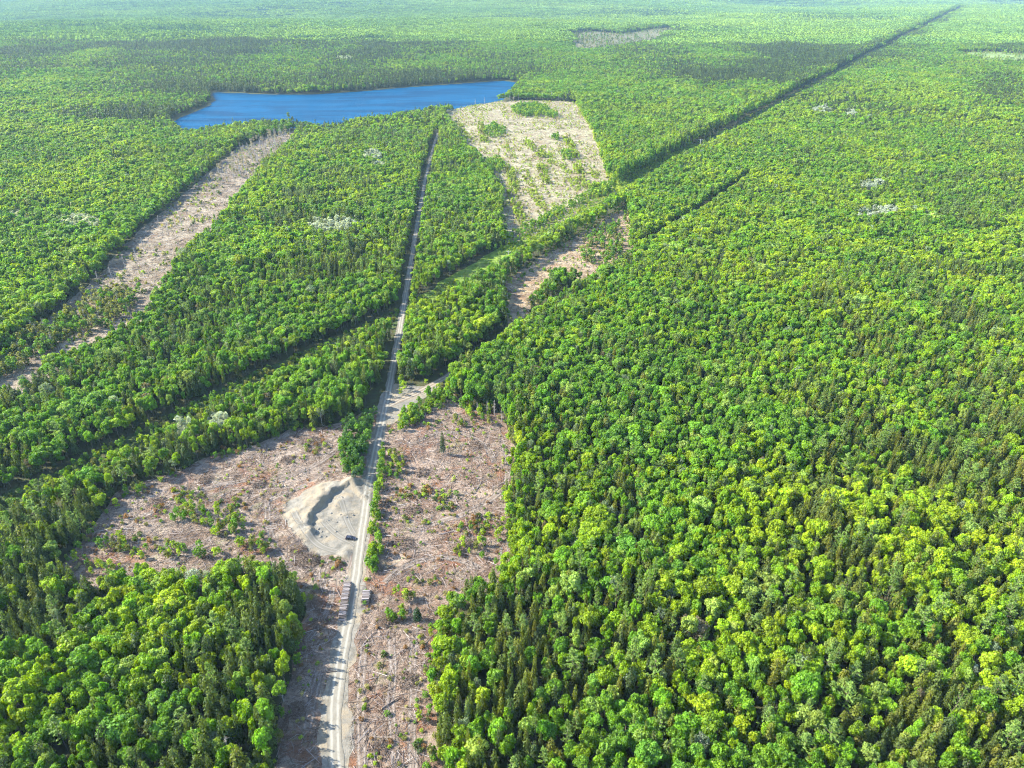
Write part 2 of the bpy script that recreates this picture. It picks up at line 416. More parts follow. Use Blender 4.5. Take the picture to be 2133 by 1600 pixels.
M_BOG = slash_material('bog_ground', (0.13, 0.14, 0.08), (0.19, 0.18, 0.12), (0.16, 0.13, 0.09), (0.11, 0.20, 0.05), 0.8, 21.0)
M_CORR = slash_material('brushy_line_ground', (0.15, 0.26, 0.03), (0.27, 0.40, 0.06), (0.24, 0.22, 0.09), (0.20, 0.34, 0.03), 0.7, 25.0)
M_MEAD = slash_material('meadow_grass', (0.19, 0.29, 0.09), (0.24, 0.34, 0.12), (0.24, 0.28, 0.11), (0.16, 0.31, 0.06), 0.4, 35.0)
M_GRAVEL = gravel_material()
M_ROAD = road_material('gravel_road_surface', (0.165, 0.15, 0.12), (0.20, 0.185, 0.15), (0.265, 0.25, 0.21))
M_DIRT = road_material('dirt_track_surface', (0.17, 0.14, 0.10), (0.2, 0.16, 0.12), (0.27, 0.24, 0.19))
M_SKID = road_material('skid_trail_surface', (0.17, 0.135, 0.105), (0.15, 0.115, 0.09), (0.235, 0.20, 0.17), (0.3, 0.55))
M_MARKS = road_material('tyre_marked_gravel', (0.15, 0.138, 0.115), (0.14, 0.13, 0.105), (0.19, 0.177, 0.15), (0.3, 0.55))
M_WATER = water_material()

# ------------------------------------------------------------------ ground sheet
def axis(segs):
    out = [segs[0][0]]
    for (a, b, s) in segs:
        n = max(1, int(round((b - a) / s))); out += list(np.linspace(a, b, n + 1)[1:])
    return np.array(out)
XS = axis([(-30000, -9000, 1500), (-9000, -3500, 200), (-3500, -1300, 45), (-1300, -500, 12), (-500, -260, 6), (-260, -115, 3), (-115, -40, 0.9), (-40, 130, 3),
           (130, 500, 6), (500, 1300, 12), (1300, 3500, 45), (3500, 9000, 200), (9000, 30000, 1500)])
YS = axis([(-600, 60, 60), (60, 205, 3), (205, 305, 0.9), (305, 640, 3.5), (640, 1300, 7), (1300, 2700, 16), (2700, 9000, 70), (9000, 36000, 1500)])
GX, GY = np.meshgrid(XS, YS)
CUTS = [CUT_A, CUT_B, CUT_C, CUT_D, CUT_E]
def rough_field(P, x, y, grow=0.0, amp=5.0, s=10.0, seed=3):
    bx0, by0 = P.min(0) - 30; bx1, by1 = P.max(0) + 30
    d = np.full(x.shape, 99.0)
    m = (x > bx0) & (x < bx1) & (y > by0) & (y < by1)
    d[m] = sdf(P, x[m], y[m]) - grow + rough_edge(x[m], y[m], s, amp, seed)
    return d
F_CUT = [rough_field(P, GX, GY, 1.5, 9, 15, 3 + i) for i, P in enumerate(CUTS)]
GZ = height(GX, GY)
inA = np.minimum(F_CUT[0], F_CUT[1])
gr = np.minimum(rough_field(GRAVEL, GX, GY, -0.5, 6, 7, 31), ldist(ROAD, GX, GY) - np.interp(GY, [300, 360, 900], [3.8, 2.5, 1.9]) + rough_edge(GX, GY, 6, 2.2, 35))
GZ = GZ + (fbm(GX, GY, 5, 41, 2) - 0.35) * 0.9 * (1 - sstep(-6, 0, inA)) * sstep(0, 4, gr)
NX, NY = len(XS), len(YS)
idx = np.arange(NX * NY).reshape(NY, NX)
quads = np.stack([idx[:-1, :-1], idx[:-1, 1:], idx[1:, 1:], idx[1:, :-1]], -1).reshape(-1, 4)
TRIS = np.concatenate([quads[:, [0, 1, 2]], quads[:, [0, 2, 3]]])
VG = np.stack([GX.ravel(), GY.ravel(), GZ.ravel()], 1)
me = mesh_np('ground', VG, TRIS, [M_GROUND], smooth=True)
tag(link('ground', me), 'dark mossy forest floor under all the trees', None, None, 'structure')

def zat(x, y):
    """ground height by interpolating the sheet itself"""
    x = np.atleast_1d(np.asarray(x, float)); y = np.atleast_1d(np.asarray(y, float))
    i = np.clip(np.searchsorted(XS, x) - 1, 0, NX - 2); j = np.clip(np.searchsorted(YS, y) - 1, 0, NY - 2)
    fx = (x - XS[i]) / (XS[i + 1] - XS[i]); fy = (y - YS[j]) / (YS[j + 1] - YS[j])
    return (GZ[j, i] * (1 - fx) + GZ[j, i + 1] * fx) * (1 - fy) + (GZ[j + 1, i] * (1 - fx) + GZ[j + 1, i + 1] * fx) * fy

def sheet(name, field, dz, material, label):
    """the part of the ground sheet where field < 0, cut exactly along field = 0 and laid dz above it"""
    f = field.ravel()
    T = TRIS[(f[TRIS] < 0).any(1)]
    V = VG[T].copy(); S = f[T]
    full = (S < 0).all(1)
    tv = [V[full]]
    for q, s in zip(V[~full], S[~full]):
        P = []
        for k in range(3):
            a, b, sa, sb = q[k], q[(k + 1) % 3], s[k], s[(k + 1) % 3]
            if sa < 0: P.append(a)
            if (sa < 0) != (sb < 0): P.append(a + (b - a) * (sa / (sa - sb)))
        if len(P) >= 3: tv.append(np.array([[P[0], P[1], P[2]]]))
        if len(P) == 4: tv.append(np.array([[P[0], P[2], P[3]]]))
    W = np.concatenate(tv).reshape(-1, 3); W[:, 2] += dz
    U, inv = np.unique(np.round(W, 4), axis=0, return_inverse=True)
    F = inv.reshape(-1, 3)
    F = F[(F[:, 0] != F[:, 1]) & (F[:, 1] != F[:, 2]) & (F[:, 0] != F[:, 2])]
    me = mesh_np(name, U, F, [material], smooth=True)
    return tag(link(name, me), label, None, None, 'structure')

sheet('clearcut_ground', F_CUT[0], 0.03, M_SLASH, 'pinkish brown clear-cut strip of logging slash right of the gravel road')
sheet('clearcut_ground', np.maximum(F_CUT[1], -F_CUT[0]), 0.03, M_SLASH_B, 'grey pink clear-cut ground around the gravel pit left of the road')
sheet('clearcut_ground', F_CUT[2], 0.03, M_SLASH_C, 'pale straw coloured clear-cut field below the lake')
sheet('clearcut_ground', F_CUT[3], 0.03, M_SLASH_D, 'tan clear-cut wedge below the brushy power line strip')
sheet('clearcut_ground', F_CUT[4], 0.03, M_SLASH_E, 'long grey clear-cut strip through the woods on the left')
def line_w(x, y): return np.where(x < -60, 11.0, 16.0 - 4.5 * sstep(790, 900, y) + 6 * sstep(1800, 3500, y))
F_LINE = ldist(LINE, GX, GY) - line_w(GX, GY) + rough_edge(GX, GY, 8, 4, 51)
F_LINE = np.where(np.abs(GX) > 4000, 99, F_LINE)
for fc in F_CUT: F_LINE = np.maximum(F_LINE, -fc)
M_CORR_SHADE = slash_material('strip_ground_painted_shade', (0.06, 0.10, 0.03), (0.09, 0.14, 0.04), (0.09, 0.08, 0.04), (0.06, 0.13, 0.02), 0.6, 27.0)  # darker copy of the strip ground: shade of the trees painted into its colour
sheet('power_line_strip', np.maximum(F_LINE, 840 - GY), 0.02, M_CORR_SHADE, 'far end of the straight power line strip with painted shade')
sheet('power_line_strip', np.maximum(F_LINE, GX + 75), 0.02, M_CORR_SHADE, 'scrubby near end of the power line strip left of the road with painted shade')
sheet('power_line_strip', np.maximum(np.maximum(F_LINE, GY - 840), -75 - GX), 0.02, M_CORR, 'straight brushy power line strip crossing the forest diagonally')
sheet('bog', rough_field(BOG, GX, GY, 0, 20, 60, 61), 0.05, M_BOG, 'tan open bog in the far forest beyond the lake')
sheet('meadow', rough_field(MEADOW, GX, GY, 0, 20, 60, 62), 0.05, M_MEAD, 'pale yellow open meadow in the far forest on the right')
sheet('gravel_pit', gr, 0.07, M_GRAVEL, 'grey sandy gravel pit and shoulders beside the road')
sheet('road_junction', rough_field(JUNCTION, GX, GY, 1, 3, 8, 33), 0.09, M_GRAVEL, 'bare gravel patch where the side road meets the gravel road')

def ribbon(name, L, w, dz, material, label, step=2.5, u0=-1.0, u1=1.0, wvar=0.0):
    L = np.asarray(L)
    for _ in range(2):                                                  # corner cutting
        q = [L[0]]
        for a, b in zip(L[:-1], L[1:]): q += [a * .75 + b * .25, a * .25 + b * .75]
        L = np.array(q + [L[-1]])
    s = np.concatenate([[0], np.cumsum(np.hypot(*np.diff(L, axis=0).T))])
    t = np.linspace(0, s[-1], max(3, int(s[-1] / step)))
    x = np.interp(t, s, L[:, 0]); y = np.interp(t, s, L[:, 1])
    dx = np.gradient(x); dy = np.gradient(y); n = np.hypot(dx, dy); nx, ny = -dy / n, dx / n
    w = w(y) if callable(w) else w
    K = 5; us = np.linspace(u0, u1, K); V = []; A = []
    for k, u in enumerate(us):
        ww = w * u
        if k in (0, K - 1): ww = ww + wvar * (vnoise(x, y, 5, 70 + k) - 0.5)
        X = x + nx * ww; Y = y + ny * ww
        V.append(np.stack([X, Y, zat(X, Y) + dz], 1)); A.append(np.full(len(X), u))
    V = np.stack(V, 1).reshape(-1, 3); A = np.stack(A, 1).ravel(); n = len(t)
    i = np.arange(n * K).reshape(n, K)
    F = np.stack([i[:-1, :-1], i[:-1, 1:], i[1:, 1:], i[1:, :-1]], -1).reshape(-1, 4)
    me = mesh_np(name, V, F[:, ::-1], [material], smooth=True)
    fattr(me, 'across', A, 'POINT')
    return tag(link(name, me), label, None, None, 'structure')

ribbon('gravel_road', ROAD, lambda y: np.interp(y, [130, 330, 420, 900], [2.5, 2.25, 1.9, 1.4]), 0.16, M_ROAD, 'pale gravel road with two wheel tracks running away from the camera', wvar=0.8)
ribbon('dirt_side_road', SIDE, 2.6, 0.13, M_DIRT, 'narrow dirt side road leaving the junction to the upper right', wvar=0.8)
for pts, wd, lab in (([(706, 1035), (716, 1060), (722, 1085), (735, 1110), (750, 1128)], 1.3, 'curved tyre marks on the gravel pit floor from its far end'),
                 ([(672, 1085), (690, 1105), (712, 1122), (738, 1132), (752, 1150)], 1.3, 'curved tyre marks on the gravel pit floor from its left end'),
                 ([(612, 1068), (622, 1092), (645, 1120), (672, 1142), (700, 1148)], 1.6, 'worn track along the outside of the gravel pit bank'),
                 ([(556, 1040), (557, 1075), (562, 1110), (575, 1145), (592, 1172), (604, 1190)], 1.6, 'pale double rut skid trail left of the gravel pit'),
                 ([(686, 1160), (672, 1180), (668, 1205), (676, 1232)], 1.6, 'short double rut trail behind the long log pile'),
                 ([(736, 1150), (733, 1165), (726, 1184)], 1.0, 'short deep ditch rut beside the road below the parked car'),
                 ([(668, 1400), (655, 1440), (648, 1480), (640, 1520)], 1.7, 'straight tan double rut left of the lower gravel road'),
                 ([(470, 1108), (430, 1125), (390, 1142), (350, 1170)], 1.4, 'thin skid trail crossing the left clear-cut'),
                 ([(720, 905), (700, 940), (660, 968), (610, 990), (565, 1010)], 1.6, 'curving skid trail above the gravel pit'),
                 ([(852, 1108), (900, 1092), (960, 1075), (1010, 1050), (1052, 1018)], 1.8, 'curving dark skid trail across the right clear-cut'),
                 ([(1050, 1018), (1060, 985), (1052, 940), (1040, 905)], 1.5, 'skid trail along the right edge of the clear-cut'),
                 ([(760, 1340), (752, 1400), (750, 1470), (752, 1540), (756, 1620)], 1.6, 'brown wheel ruts in the slash right of the lower road'),
                 ([(800, 1215), (840, 1180), (900, 1160), (960, 1165), (1000, 1185)], 1.5, 'curving trail near the lower end of the right clear-cut'),
                 ([(815, 1330), (820, 1400), (812, 1470), (822, 1540), (826, 1620)], 1.6, 'straight faint trail through the slash of the lower strip'),
                 ([(865, 1310), (858, 1380), (862, 1450), (856, 1530), (862, 1610)], 1.5, 'outer faint trail along the lower right forest edge'),
                 ([(520, 1000), (450, 1010), (370, 1040), (300, 1075), (250, 1110)], 1.5, 'long curved trail across the top of the left clear-cut'),
                 ([(640, 1010), (590, 1030), (556, 1045)], 1.5, 'short trail joining the pit bank to the left ruts'),
                 ([(850, 930), (900, 905), (960, 900), (1010, 925), (1030, 965)], 1.4, 'looping faint trail in the top of the right clear-cut'),
                 ([(640, 1335), (670, 1300), (690, 1250), (692, 1225)], 1.3, 'faint trail along the shaded forest edge')):
    ribbon('skid_trail', poly(pts), wd, 0.10, M_MARKS if 'pit' in lab and 'trail' not in lab and 'ditch' not in lab else M_SKID, lab, 1.5, wvar=0.6)

# lake surface
lx0, ly0 = LAKE.min(0) - 20; lx1, ly1 = LAKE.max(0) + 20
gx = np.linspace(lx0, lx1, 60); gy = np.linspace(ly0, ly1, 40); WX, WY = np.meshgrid(gx, gy)
wi = np.arange(60 * 40).reshape(40, 60)
wq = np.stack([wi[:-1, :-1], wi[:-1, 1:], wi[1:, 1:], wi[1:, :-1]], -1).reshape(-1, 4)
me = mesh_np('lake', np.stack([WX.ravel(), WY.ravel(), np.full(WX.size, -3.4)], 1), wq, [M_WATER])
tag(link('lake', me), 'deep blue lake lying in the forest', None, None, 'structure')

# ------------------------------------------------------------------ tree shapes
def quads_from(P, Nn, size, aspect, rs, axis=None):
    """leaf clumps: one irregular four-cornered blade at each point of P facing Nn"""
    n = len(P)
    if axis is None: axis = rs.normal(size=(n, 3))
    T = axis - Nn * (axis * Nn).sum(1)[:, None]; T /= np.linalg.norm(T, axis=1)[:, None] + 1e-9
    B = np.cross(Nn, T)
    s = size[:, None] * 0.5; a = s * aspect
    j = lambda: (0.75 + 0.5 * rs.rand(n, 1))
    V = np.stack([P - T * s * j() , P - B * a * j(), P + T * s * j(), P + B * a * j()], 1).reshape(-1, 3)
    return V, np.arange(4 * n).reshape(n, 4)

def unit(a): return a / (np.linalg.norm(a, axis=1)[:, None] + 1e-9)

def broad_crown(rs, R, Ht, n, size, sparse=False, tall=1.0):
    m = rs.randint(15, 24)
    zc = Ht - R * 0.95 * tall
    a = rs.rand(m) * 6.283; el = rs.rand(m) ** 0.9; rr = R * 0.62
    C = np.stack([np.cos(a) * rr * np.sqrt(1 - (el * .95) ** 2), np.sin(a) * rr * np.sqrt(1 - (el * .95) ** 2), zc + rr * el * 1.0 * tall - R * 0.12], 1)
    r = R * (0.18 + 0.17 * rs.rand(m)); C[:, :2] *= (0.75 + .55 * rs.rand(m))[:, None]; C[:, 2] += rs.normal(size=m) * .12 * R
    C = np.vstack([C, [[0, 0, zc + 0.1 * R]]]); r = np.append(r, R * 0.50)
    low = rs.randint(3, 6); a2 = rs.rand(low) * 6.283
    C = np.vstack([C, np.stack([np.cos(a2) * R * .5, np.sin(a2) * R * .5, zc - R * (0.45 + 0.5 * rs.rand(low)) * tall], 1)]); r = np.append(r, R * (0.28 + .15 * rs.rand(low)))
    K = int(n * 1.9); w = r ** 2 / (r ** 2).sum()
    L = rs.choice(len(r), K, p=w)
    D = unit(rs.normal(size=(K, 3))); D[:, 2] = np.where(D[:, 2] < -0.35, -D[:, 2], D[:, 2])
    P = C[L] + D * (r[L] * (0.72 + 0.45 * rs.rand(K) ** 1.3))[:, None]
    C[:, 0] *= (st_ := 0.82 + .4 * rs.rand()); P[:, 0] += C[L, 0] * (1 - 1 / st_); keep = np.ones(K, bool)
    for k in range(len(r)):
        keep &= (np.linalg.norm(P - C[k], axis=1) > r[k] * 0.78) | (L == k)
    P = P[keep][:n]; D = D[keep][:n]; L = L[keep][:n]
    Nn = unit(D + 0.55 * rs.normal(size=D.shape))
    sz = size * (0.65 + 0.8 * rs.rand(len(P)))
    V, F = quads_from(P, Nn, sz, 0.75, rs)
    lob = 0.78 + 0.44 * rs.rand(len(r))
    v = lob[L] * (0.68 + 0.64 * rs.rand(len(P)))
    return V, F, v

def spruce_crown(rs, R, Ht, n, size, blunt=1.0):
    tiers = int(Ht / 0.95); base = Ht * 0.16
    t = 1 - np.sqrt(rs.rand(n)) ; t = np.clip(t, 0, 0.985)
    k = np.floor(t * tiers); f = t * tiers - k
    ang = rs.rand(n) * 6.283
    arm = 1 + 0.22 * np.sin(ang * 5 + k * 2.4) + 0.12 * np.sin(ang * 9 + k * 5.1)
    rad = R * (1 - t) ** (0.8 * blunt) * (0.55 + 0.45 * (1 - f)) * arm * (0.70 + 0.35 * rs.rand(n)) + 0.12
    z = base + t * (Ht - base) + 0.12 * rs.normal(size=n) - 0.22 * rad * 0.5
    P = np.stack([np.cos(ang) * rad, np.sin(ang) * rad, z], 1)
    out = np.stack([np.cos(ang), np.sin(ang), np.full(n, -0.28)], 1)
    Nn = unit(np.stack([np.cos(ang) * 0.75, np.sin(ang) * 0.75, np.full(n, 0.75)], 1) + 0.42 * rs.normal(size=(n, 3)))
    V, F = quads_from(P, Nn, size * (0.7 + 0.7 * rs.rand(n)), 0.5, rs, out + 0.25 * rs.normal(size=(n, 3)))
    v = (0.7 + 0.3 * (1 - f)) * (0.65 + 0.7 * rs.rand(n))
    return V, F, v

def pine_crown(rs, R, Ht, n, size):
    V = []; F = []; v = []
    per = max(6, n // 46)
    for k in range(46):
        t = rs.rand() ** 0.8; z = Ht * (0.30 + 0.69 * t); L = R * (1.0 - 0.85 * t ** 1.6) * (0.7 + 0.4 * rs.rand()); a = rs.rand() * 6.283
        s = rs.rand(per) ** 0.6
        P = np.stack([np.cos(a) * L * s, np.sin(a) * L * s, z + 0.10 * L * s + 0.25 * L * s * s], 1) + 0.16 * rs.normal(size=(per, 3)) * [1.2, 1.2, .6]
        Nn = unit(np.array([[0, 0, 1.0]]) + 0.45 * rs.normal(size=(per, 3)))
        ax = np.tile([[math.cos(a), math.sin(a), .4]], (per, 1)) + 0.5 * rs.normal(size=(per, 3))
        q, f = quads_from(P, Nn, size * (0.7 + 0.6 * rs.rand(per)), 0.45, rs, ax)
        F.append(f + 4 * per * k); V.append(q); v.append((0.8 + 0.4 * rs.rand()) * (0.8 + 0.4 * rs.rand(per)))
    return np.vstack(V), np.vstack(F), np.concatenate(v)

def trunk_mb(rs, Ht, r, limbs=5, R=3.0, lean=0.3, spread=0.55):
    mb = MB(); p = Vector((0, 0, -0.4)); n = 4
    for k in range(n):
        q = Vector((rs.normal() * lean * (k + 1) / n, rs.normal() * lean * (k + 1) / n, Ht * 0.9 * (k + 1) / n))
        mb.tube(p, q, r * (1 - k / n * 0.75), r * (1 - (k + 1) / n * 0.75), 6); p = q
    for k in range(limbs):
        a = rs.rand() * 6.283; z = Ht * (0.42 + 0.42 * rs.rand()); L = R * (0.5 + 0.4 * rs.rand())
        mb.tube((0, 0, z), (math.cos(a) * L, math.sin(a) * L, z + L * spread), r * 0.32, r * 0.08, 4)
    return mb

def snag_mb(rs, Ht, r, nb):
    mb = MB(); top = Vector((rs.normal() * .4, rs.normal() * .4, Ht))
    mb.tube((0, 0, -0.4), top * 0.5, r, r * .7, 6); mb.tube(top * 0.5, top, r * .7, r * .15, 6)
    for k in range(nb):
        a = rs.rand() * 6.283; t = 0.25 + 0.7 * rs.rand(); L = 1.9 * (1.15 - t) * (0.6 + 0.8 * rs.rand()); b = top * t
        e = b + Vector((math.cos(a) * L, math.sin(a) * L, L * (0.15 + 0.6 * rs.rand())))
        mb.tube(b, e, r * .28, r * .08, 3)
        e2 = b.lerp(e, .6); mb.tube(e2, e2 + Vector((rs.normal() * .5, rs.normal() * .5, .5)), r * .16, r * .05, 3)
    return mb

def crown_mesh(name, c):
    V, F, v = c
    me = mesh_np(name, V, F, [M_LEAF]); fattr(me, 'v', v); return me

def joined(name, c, tmb, tmat=None):
    """crown and trunk as one mesh, for the uncounted masses"""
    V, F, v = c
    if tmb is None: return crown_mesh(name, c)
    tv = np.array(tmb.v); tf = [f for f in tmb.f if len(f) == 4]
    F2 = np.vstack([F, np.array(tf) + len(V)])
    me = mesh_np(name, np.vstack([V, tv]), F2, [M_LEAF, tmat or M_BARK], np.r_[np.zeros(len(F), int), np.ones(len(tf), int)])
    fattr(me, 'v', np.r_[v, np.ones(len(tf))]); return me

class Kind: pass
def make_kind(name, nvar, crown_fn, trunk_fn, near_n, near_s, far_n, far_s, tmat=None):
    k = Kind(); k.name = name; k.crown = []; k.trunk = []; k.near = []; k.far = []
    for i in range(nvar):
        rs = np.random.RandomState(100 + i * 7 + sum(ord(ch) for ch in name))
        c = crown_fn(rs, near_n, near_s); t = trunk_fn(rs)
        k.crown.append(crown_mesh('crown', c)); k.trunk.append(t.mesh('trunk', [tmat or M_BARK], True)); k.near.append(joined(name + '_form', c, t, tmat))
        rs = np.random.RandomState(500 + i)
        k.far.append(joined(name + '_far_form', crown_fn(rs, far_n, far_s), None))
    return k

K_BROAD = make_kind('broadleaf_tree', 7, lambda rs, n, s: broad_crown(rs, 4.0, 14.0, n, s, tall=0.9 + .3 * rs.rand()), lambda rs: trunk_mb(rs, 12, 0.22, 5, 3.2), 1700, 0.66, 380, 1.3)
K_SPRUCE = make_kind('spruce_tree', 5, lambda rs, n, s: spruce_crown(rs, 3.1, 13.8, n, s, 0.55 + .35 * rs.rand()), lambda rs: trunk_mb(rs, 14, 0.18, 0, 1, 0.05), 900, 0.85, 220, 1.5)
K_PINE = make_kind('pine_tree', 3, lambda rs, n, s: pine_crown(rs, 4.0, 16.0, n, s), lambda rs: trunk_mb(rs, 16, 0.24, 8, 3.0, 0.1, 0.3), 1100, 0.75, 320, 1.4)
K_SHRUB = make_kind('shrub', 4, lambda rs, n, s: broad_crown(rs, 1.5, 2.6, n, s), lambda rs: trunk_mb(rs, 2.0, 0.05, 4, 1.2), 240, 0.42, 90, 0.7)
K_SAPL = make_kind('young_tree', 4, lambda rs, n, s: broad_crown(rs, 1.7, 7.0, n, s, tall=1.75), lambda rs: trunk_mb(rs, 6.2, 0.08, 4, 1.0, 0.2, 1.2), 420, 0.5, 120, 0.9)
K_BARE = make_kind('bare_tree', 3, lambda rs, n, s: broad_crown(rs, 3.4, 13.0, n, s, tall=1.1), lambda rs: trunk_mb(rs, 12, 0.2, 14, 3.4, .3, 0.9), 900, 0.50, 300, 0.95, M_SNAG)

# ------------------------------------------------------------------ where the trees stand
def scatter(x0, x1, y0, y1, sp, seed, jit=0.85):
    rs = np.random.RandomState(seed)
    xs = np.arange(x0, x1, float(sp)); ys = np.arange(y0, y1, sp * 0.92)
    X, Y = np.meshgrid(xs, ys); X[1::2] += sp / 2
    X = X + (rs.rand(*X.shape) - .5) * sp * jit; Y = Y + (rs.rand(*Y.shape) - .5) * sp * jit
    return X.ravel(), Y.ravel()

def open_dist(x, y):
    """distance to the nearest open ground, negative inside it"""
    d = np.full(x.shape, 99.0)
    for i, P in enumerate(CUTS): d = np.minimum(d, rough_field(P, x, y, 0, 9, 15, 3 + i))
    for P, g, a in ((GRAVEL, 3, 2), (JUNCTION, 7, 2), (LAKE, 5, 6), (BOG, 5, 25), (MEADOW, 5, 25)):
        d = np.minimum(d, rough_field(P, x, y, g, a, 12, 9))
    d = np.minimum(d, ldist(ROAD, x, y) - 4.4)
    d = np.minimum(d, ldist(SIDE, x, y) - np.where(y > 470, 3.0, 5.0))
    far = sstep(900, 2500, np.hypot(x, y))
    d = np.minimum(d, ldist(LINE, x, y) - (line_w(x, y) + 1 * far) + rough_edge(x, y, 9, 3, 52))
    return d

def in_wedge(x, y, m=60): return (np.abs(x) < 0.80 * y + m + 40)

# tree sites: near, middle, far
P1 = scatter(-520, 520, 95, 560, 3.75, 1, 1.0); P2 = scatter(-950, 950, 560, 1150, 4.6, 2, 1.0); P3 = scatter(-2300, 2300, 1150, 2700, 6.5, 3)
P4 = scatter(300, 4600, 2700, 7200, 8.5, 4)
_k = (ldist(LINE, *P4) < 62) | (rough_field(BOG, P4[0], P4[1], 0, 20, 60, 9) < 70) | (rough_field(MEADOW, P4[0], P4[1], 0, 20, 60, 9) < 70)
P4 = (P4[0][_k], P4[1][_k])
TX = np.r_[P1[0], P2[0], P3[0], P4[0]]; TY = np.r_[P1[1], P2[1], P3[1], P4[1]]
m = in_wedge(TX, TY); TX = TX[m]; TY = TY[m]
OD = open_dist(TX, TY)
m = OD > 1.2; TX = TX[m]; TY = TY[m]; OD = OD[m]
m = vnoise(TX, TY, 2.0, 99) > 0.10; TX = TX[m]; TY = TY[m]; OD = OD[m]
NT = len(TX); TZ = zat(TX, TY)
U, Vv, Dp = project(TX, TY, TZ + 8)
Rr = np.random.RandomState(11)

# share of conifers and mood of the greens, as blobs of the landscape (photo position of the blob, its radii in photo pixels, value)
def blobs(lst, base):
    s = np.full(NT, float(base))
    for (cx, cy, rx, ry, val, soft) in lst:
        k = np.exp(-(((U - cx) / rx) ** 2 + ((Vv - cy) / ry) ** 2) * soft)
        s = s * (1 - k) + val * k
    return s
CON = blobs([(1850, 1250, 420, 480, 0.60, 1), (1150, 1400, 260, 260, 0.52, 1), (1900, 800, 200, 300, 0.42, 1), (1300, 850, 320, 250, 0.10, 1),
             (1450, 400, 400, 200, 0.10, 1), (250, 1400, 420, 260, 0.42, 1), (100, 1100, 170, 120, 0.42, 1), (650, 450, 180, 200, 0.34, 1),
             (350, 720, 300, 130, 0.32, 1), (150, 400, 300, 160, 0.05, 1), (700, 800, 400, 110, 0.15, 1), (250, 235, 190, 28, 0.8, 1.2), (100, 200, 120, 25, 0.08, 1),
             (750, 176, 380, 14, 1.0, .7), (700, 150, 420, 22, 0.5, 1), (450, 100, 700, 40, 0.5, 1), (980, 205, 90, 12, .8, 1), (180, 320, 110, 14, .6, 1), (1600, 110, 160, 28, 0.6, 1), (2080, 190, 110, 50, 0.93, 1.5),
             (1300, 180, 300, 60, 0.08, 1), (100, 690, 150, 80, 0.3, 1), (960, 700, 80, 120, 0.22, 1), (1560, 150, 120, 30, .5, 1)], 0.2)
kf = sstep(900, 1500, TY)
n1 = fbm(TX, TY, 45, 21, 3) * (1 - kf) + kf * (0.5 + 1.25 * (fbm(TX, TY * 0.8, 210, 23, 3) - 0.5))
CON = np.clip(CON * 1.12 + .03 + (n1 - 0.5) * 1.8 * np.clip(CON * 3, .15, 1), 0.0, 0.97)
isC = Rr.rand(NT) < CON
isP = isC & (Rr.rand(NT) < np.where((U > 1100) & (Vv > 900), 0.16, 0.08))
rareb = (~isC) & (Rr.rand(NT) < 0.022); dullb = rareb.copy()
for (cx, cy, rx, ry) in ((168, 466, 44, 13), (688, 468, 52, 16), (775, 322, 20, 9), (790, 342, 12, 6), (1835, 438, 40, 10), (1800, 445, 14, 8), (1712, 228, 22, 8), (1815, 385, 22, 8), (30, 445, 18, 8),
                         (400, 1190, 46, 20), (375, 885, 22, 20), (455, 872, 20, 18), (2030, 1395, 15, 10), (720, 120, 20, 4), (1770, 235, 14, 6), (900, 30, 30, 5)):
    rareb |= (((U - cx) / rx) ** 2 + ((Vv - cy) / ry) ** 2 < 1) & (Rr.rand(NT) < 0.85)
isC &= ~rareb; isP &= ~rareb

GREENS = np.array([(0.215, 0.340, 0.012), (0.160, 0.315, 0.016), (0.120, 0.265, 0.018), (0.27, 0.40, 0.014), (0.125, 0.270, 0.030), (0.22, 0.34, 0.060)])
CLASS_WORDS = ['bright green', 'mid green', 'deep green', 'yellow green', 'blue green', 'dull green']
warm = blobs([(1750, 1000, 600, 600, 0.75, 1), (1350, 820, 260, 230, 0.22, 1), (150, 650, 350, 250, 0.45, 1), (250, 1400, 350, 250, 0.5, 1), (1500, 450, 400, 200, 0.6, 1),
              (700, 700, 300, 120, 0.38, 1), (1200, 1500, 300, 200, 0.55, 1), (1000, 80, 1300, 90, 0.42, 1), (1900, 240, 300, 60, 0.7, 1)], 0.52)
warm = np.clip(warm + (fbm(TX, TY, 60, 33, 3) - 0.5) * np.where(TY > 1150, .8, 1.2) + (Rr.rand(NT) - .5) * np.where(TY > 1150, .3, .6), 0, 1)
cls = np.digitize(warm, [0.16, 0.36, 0.58, 0.86])           # 0..4 cold to warm
cls = np.array([4, 2, 1, 0, 3])[cls]
cls = np.where(Rr.rand(NT) < 0.10, 5, cls)
tint = GREENS[cls] * [1.03, 0.98, .95] * (0.80 + 0.4 * Rr.rand(NT))[:, None]
tint = tint * (1 + 0.06 * Rr.normal(size=(NT, 3)) * [1, .3, 1])
CT = np.array([(0.150, 0.185, 0.022), (0.105, 0.150, 0.026), (0.075, 0.120, 0.030), (0.175, 0.190, 0.024)])
cc = np.clip(np.round(blobs([(1850, 1200, 450, 500, 0.2, 1), (1150, 1450, 250, 200, 0.6, 1), (2080, 190, 110, 60, 1.0, 1), (700, 130, 900, 70, 2.2, 1), (250, 235, 190, 28, 2.2, 1), (250, 1400, 450, 300, 1.7, 1)], 1.3) + (Rr.rand(NT) - .5) * 2.2), 0, 2).astype(int)
cc = np.where((Rr.rand(NT) < .14) & (U > 1100) & (Vv > 500), 3, cc)
tc = CT[cc] * (0.8 + 0.45 * Rr.rand(NT))[:, None]
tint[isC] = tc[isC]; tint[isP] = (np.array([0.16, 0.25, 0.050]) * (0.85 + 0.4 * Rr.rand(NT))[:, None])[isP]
tint[rareb] = (np.array([0.36, 0.42, 0.35]) * (0.8 + 0.35 * Rr.rand(NT))[:, None])[rareb]
tint[dullb] *= (0.62, 0.72, 0.50)
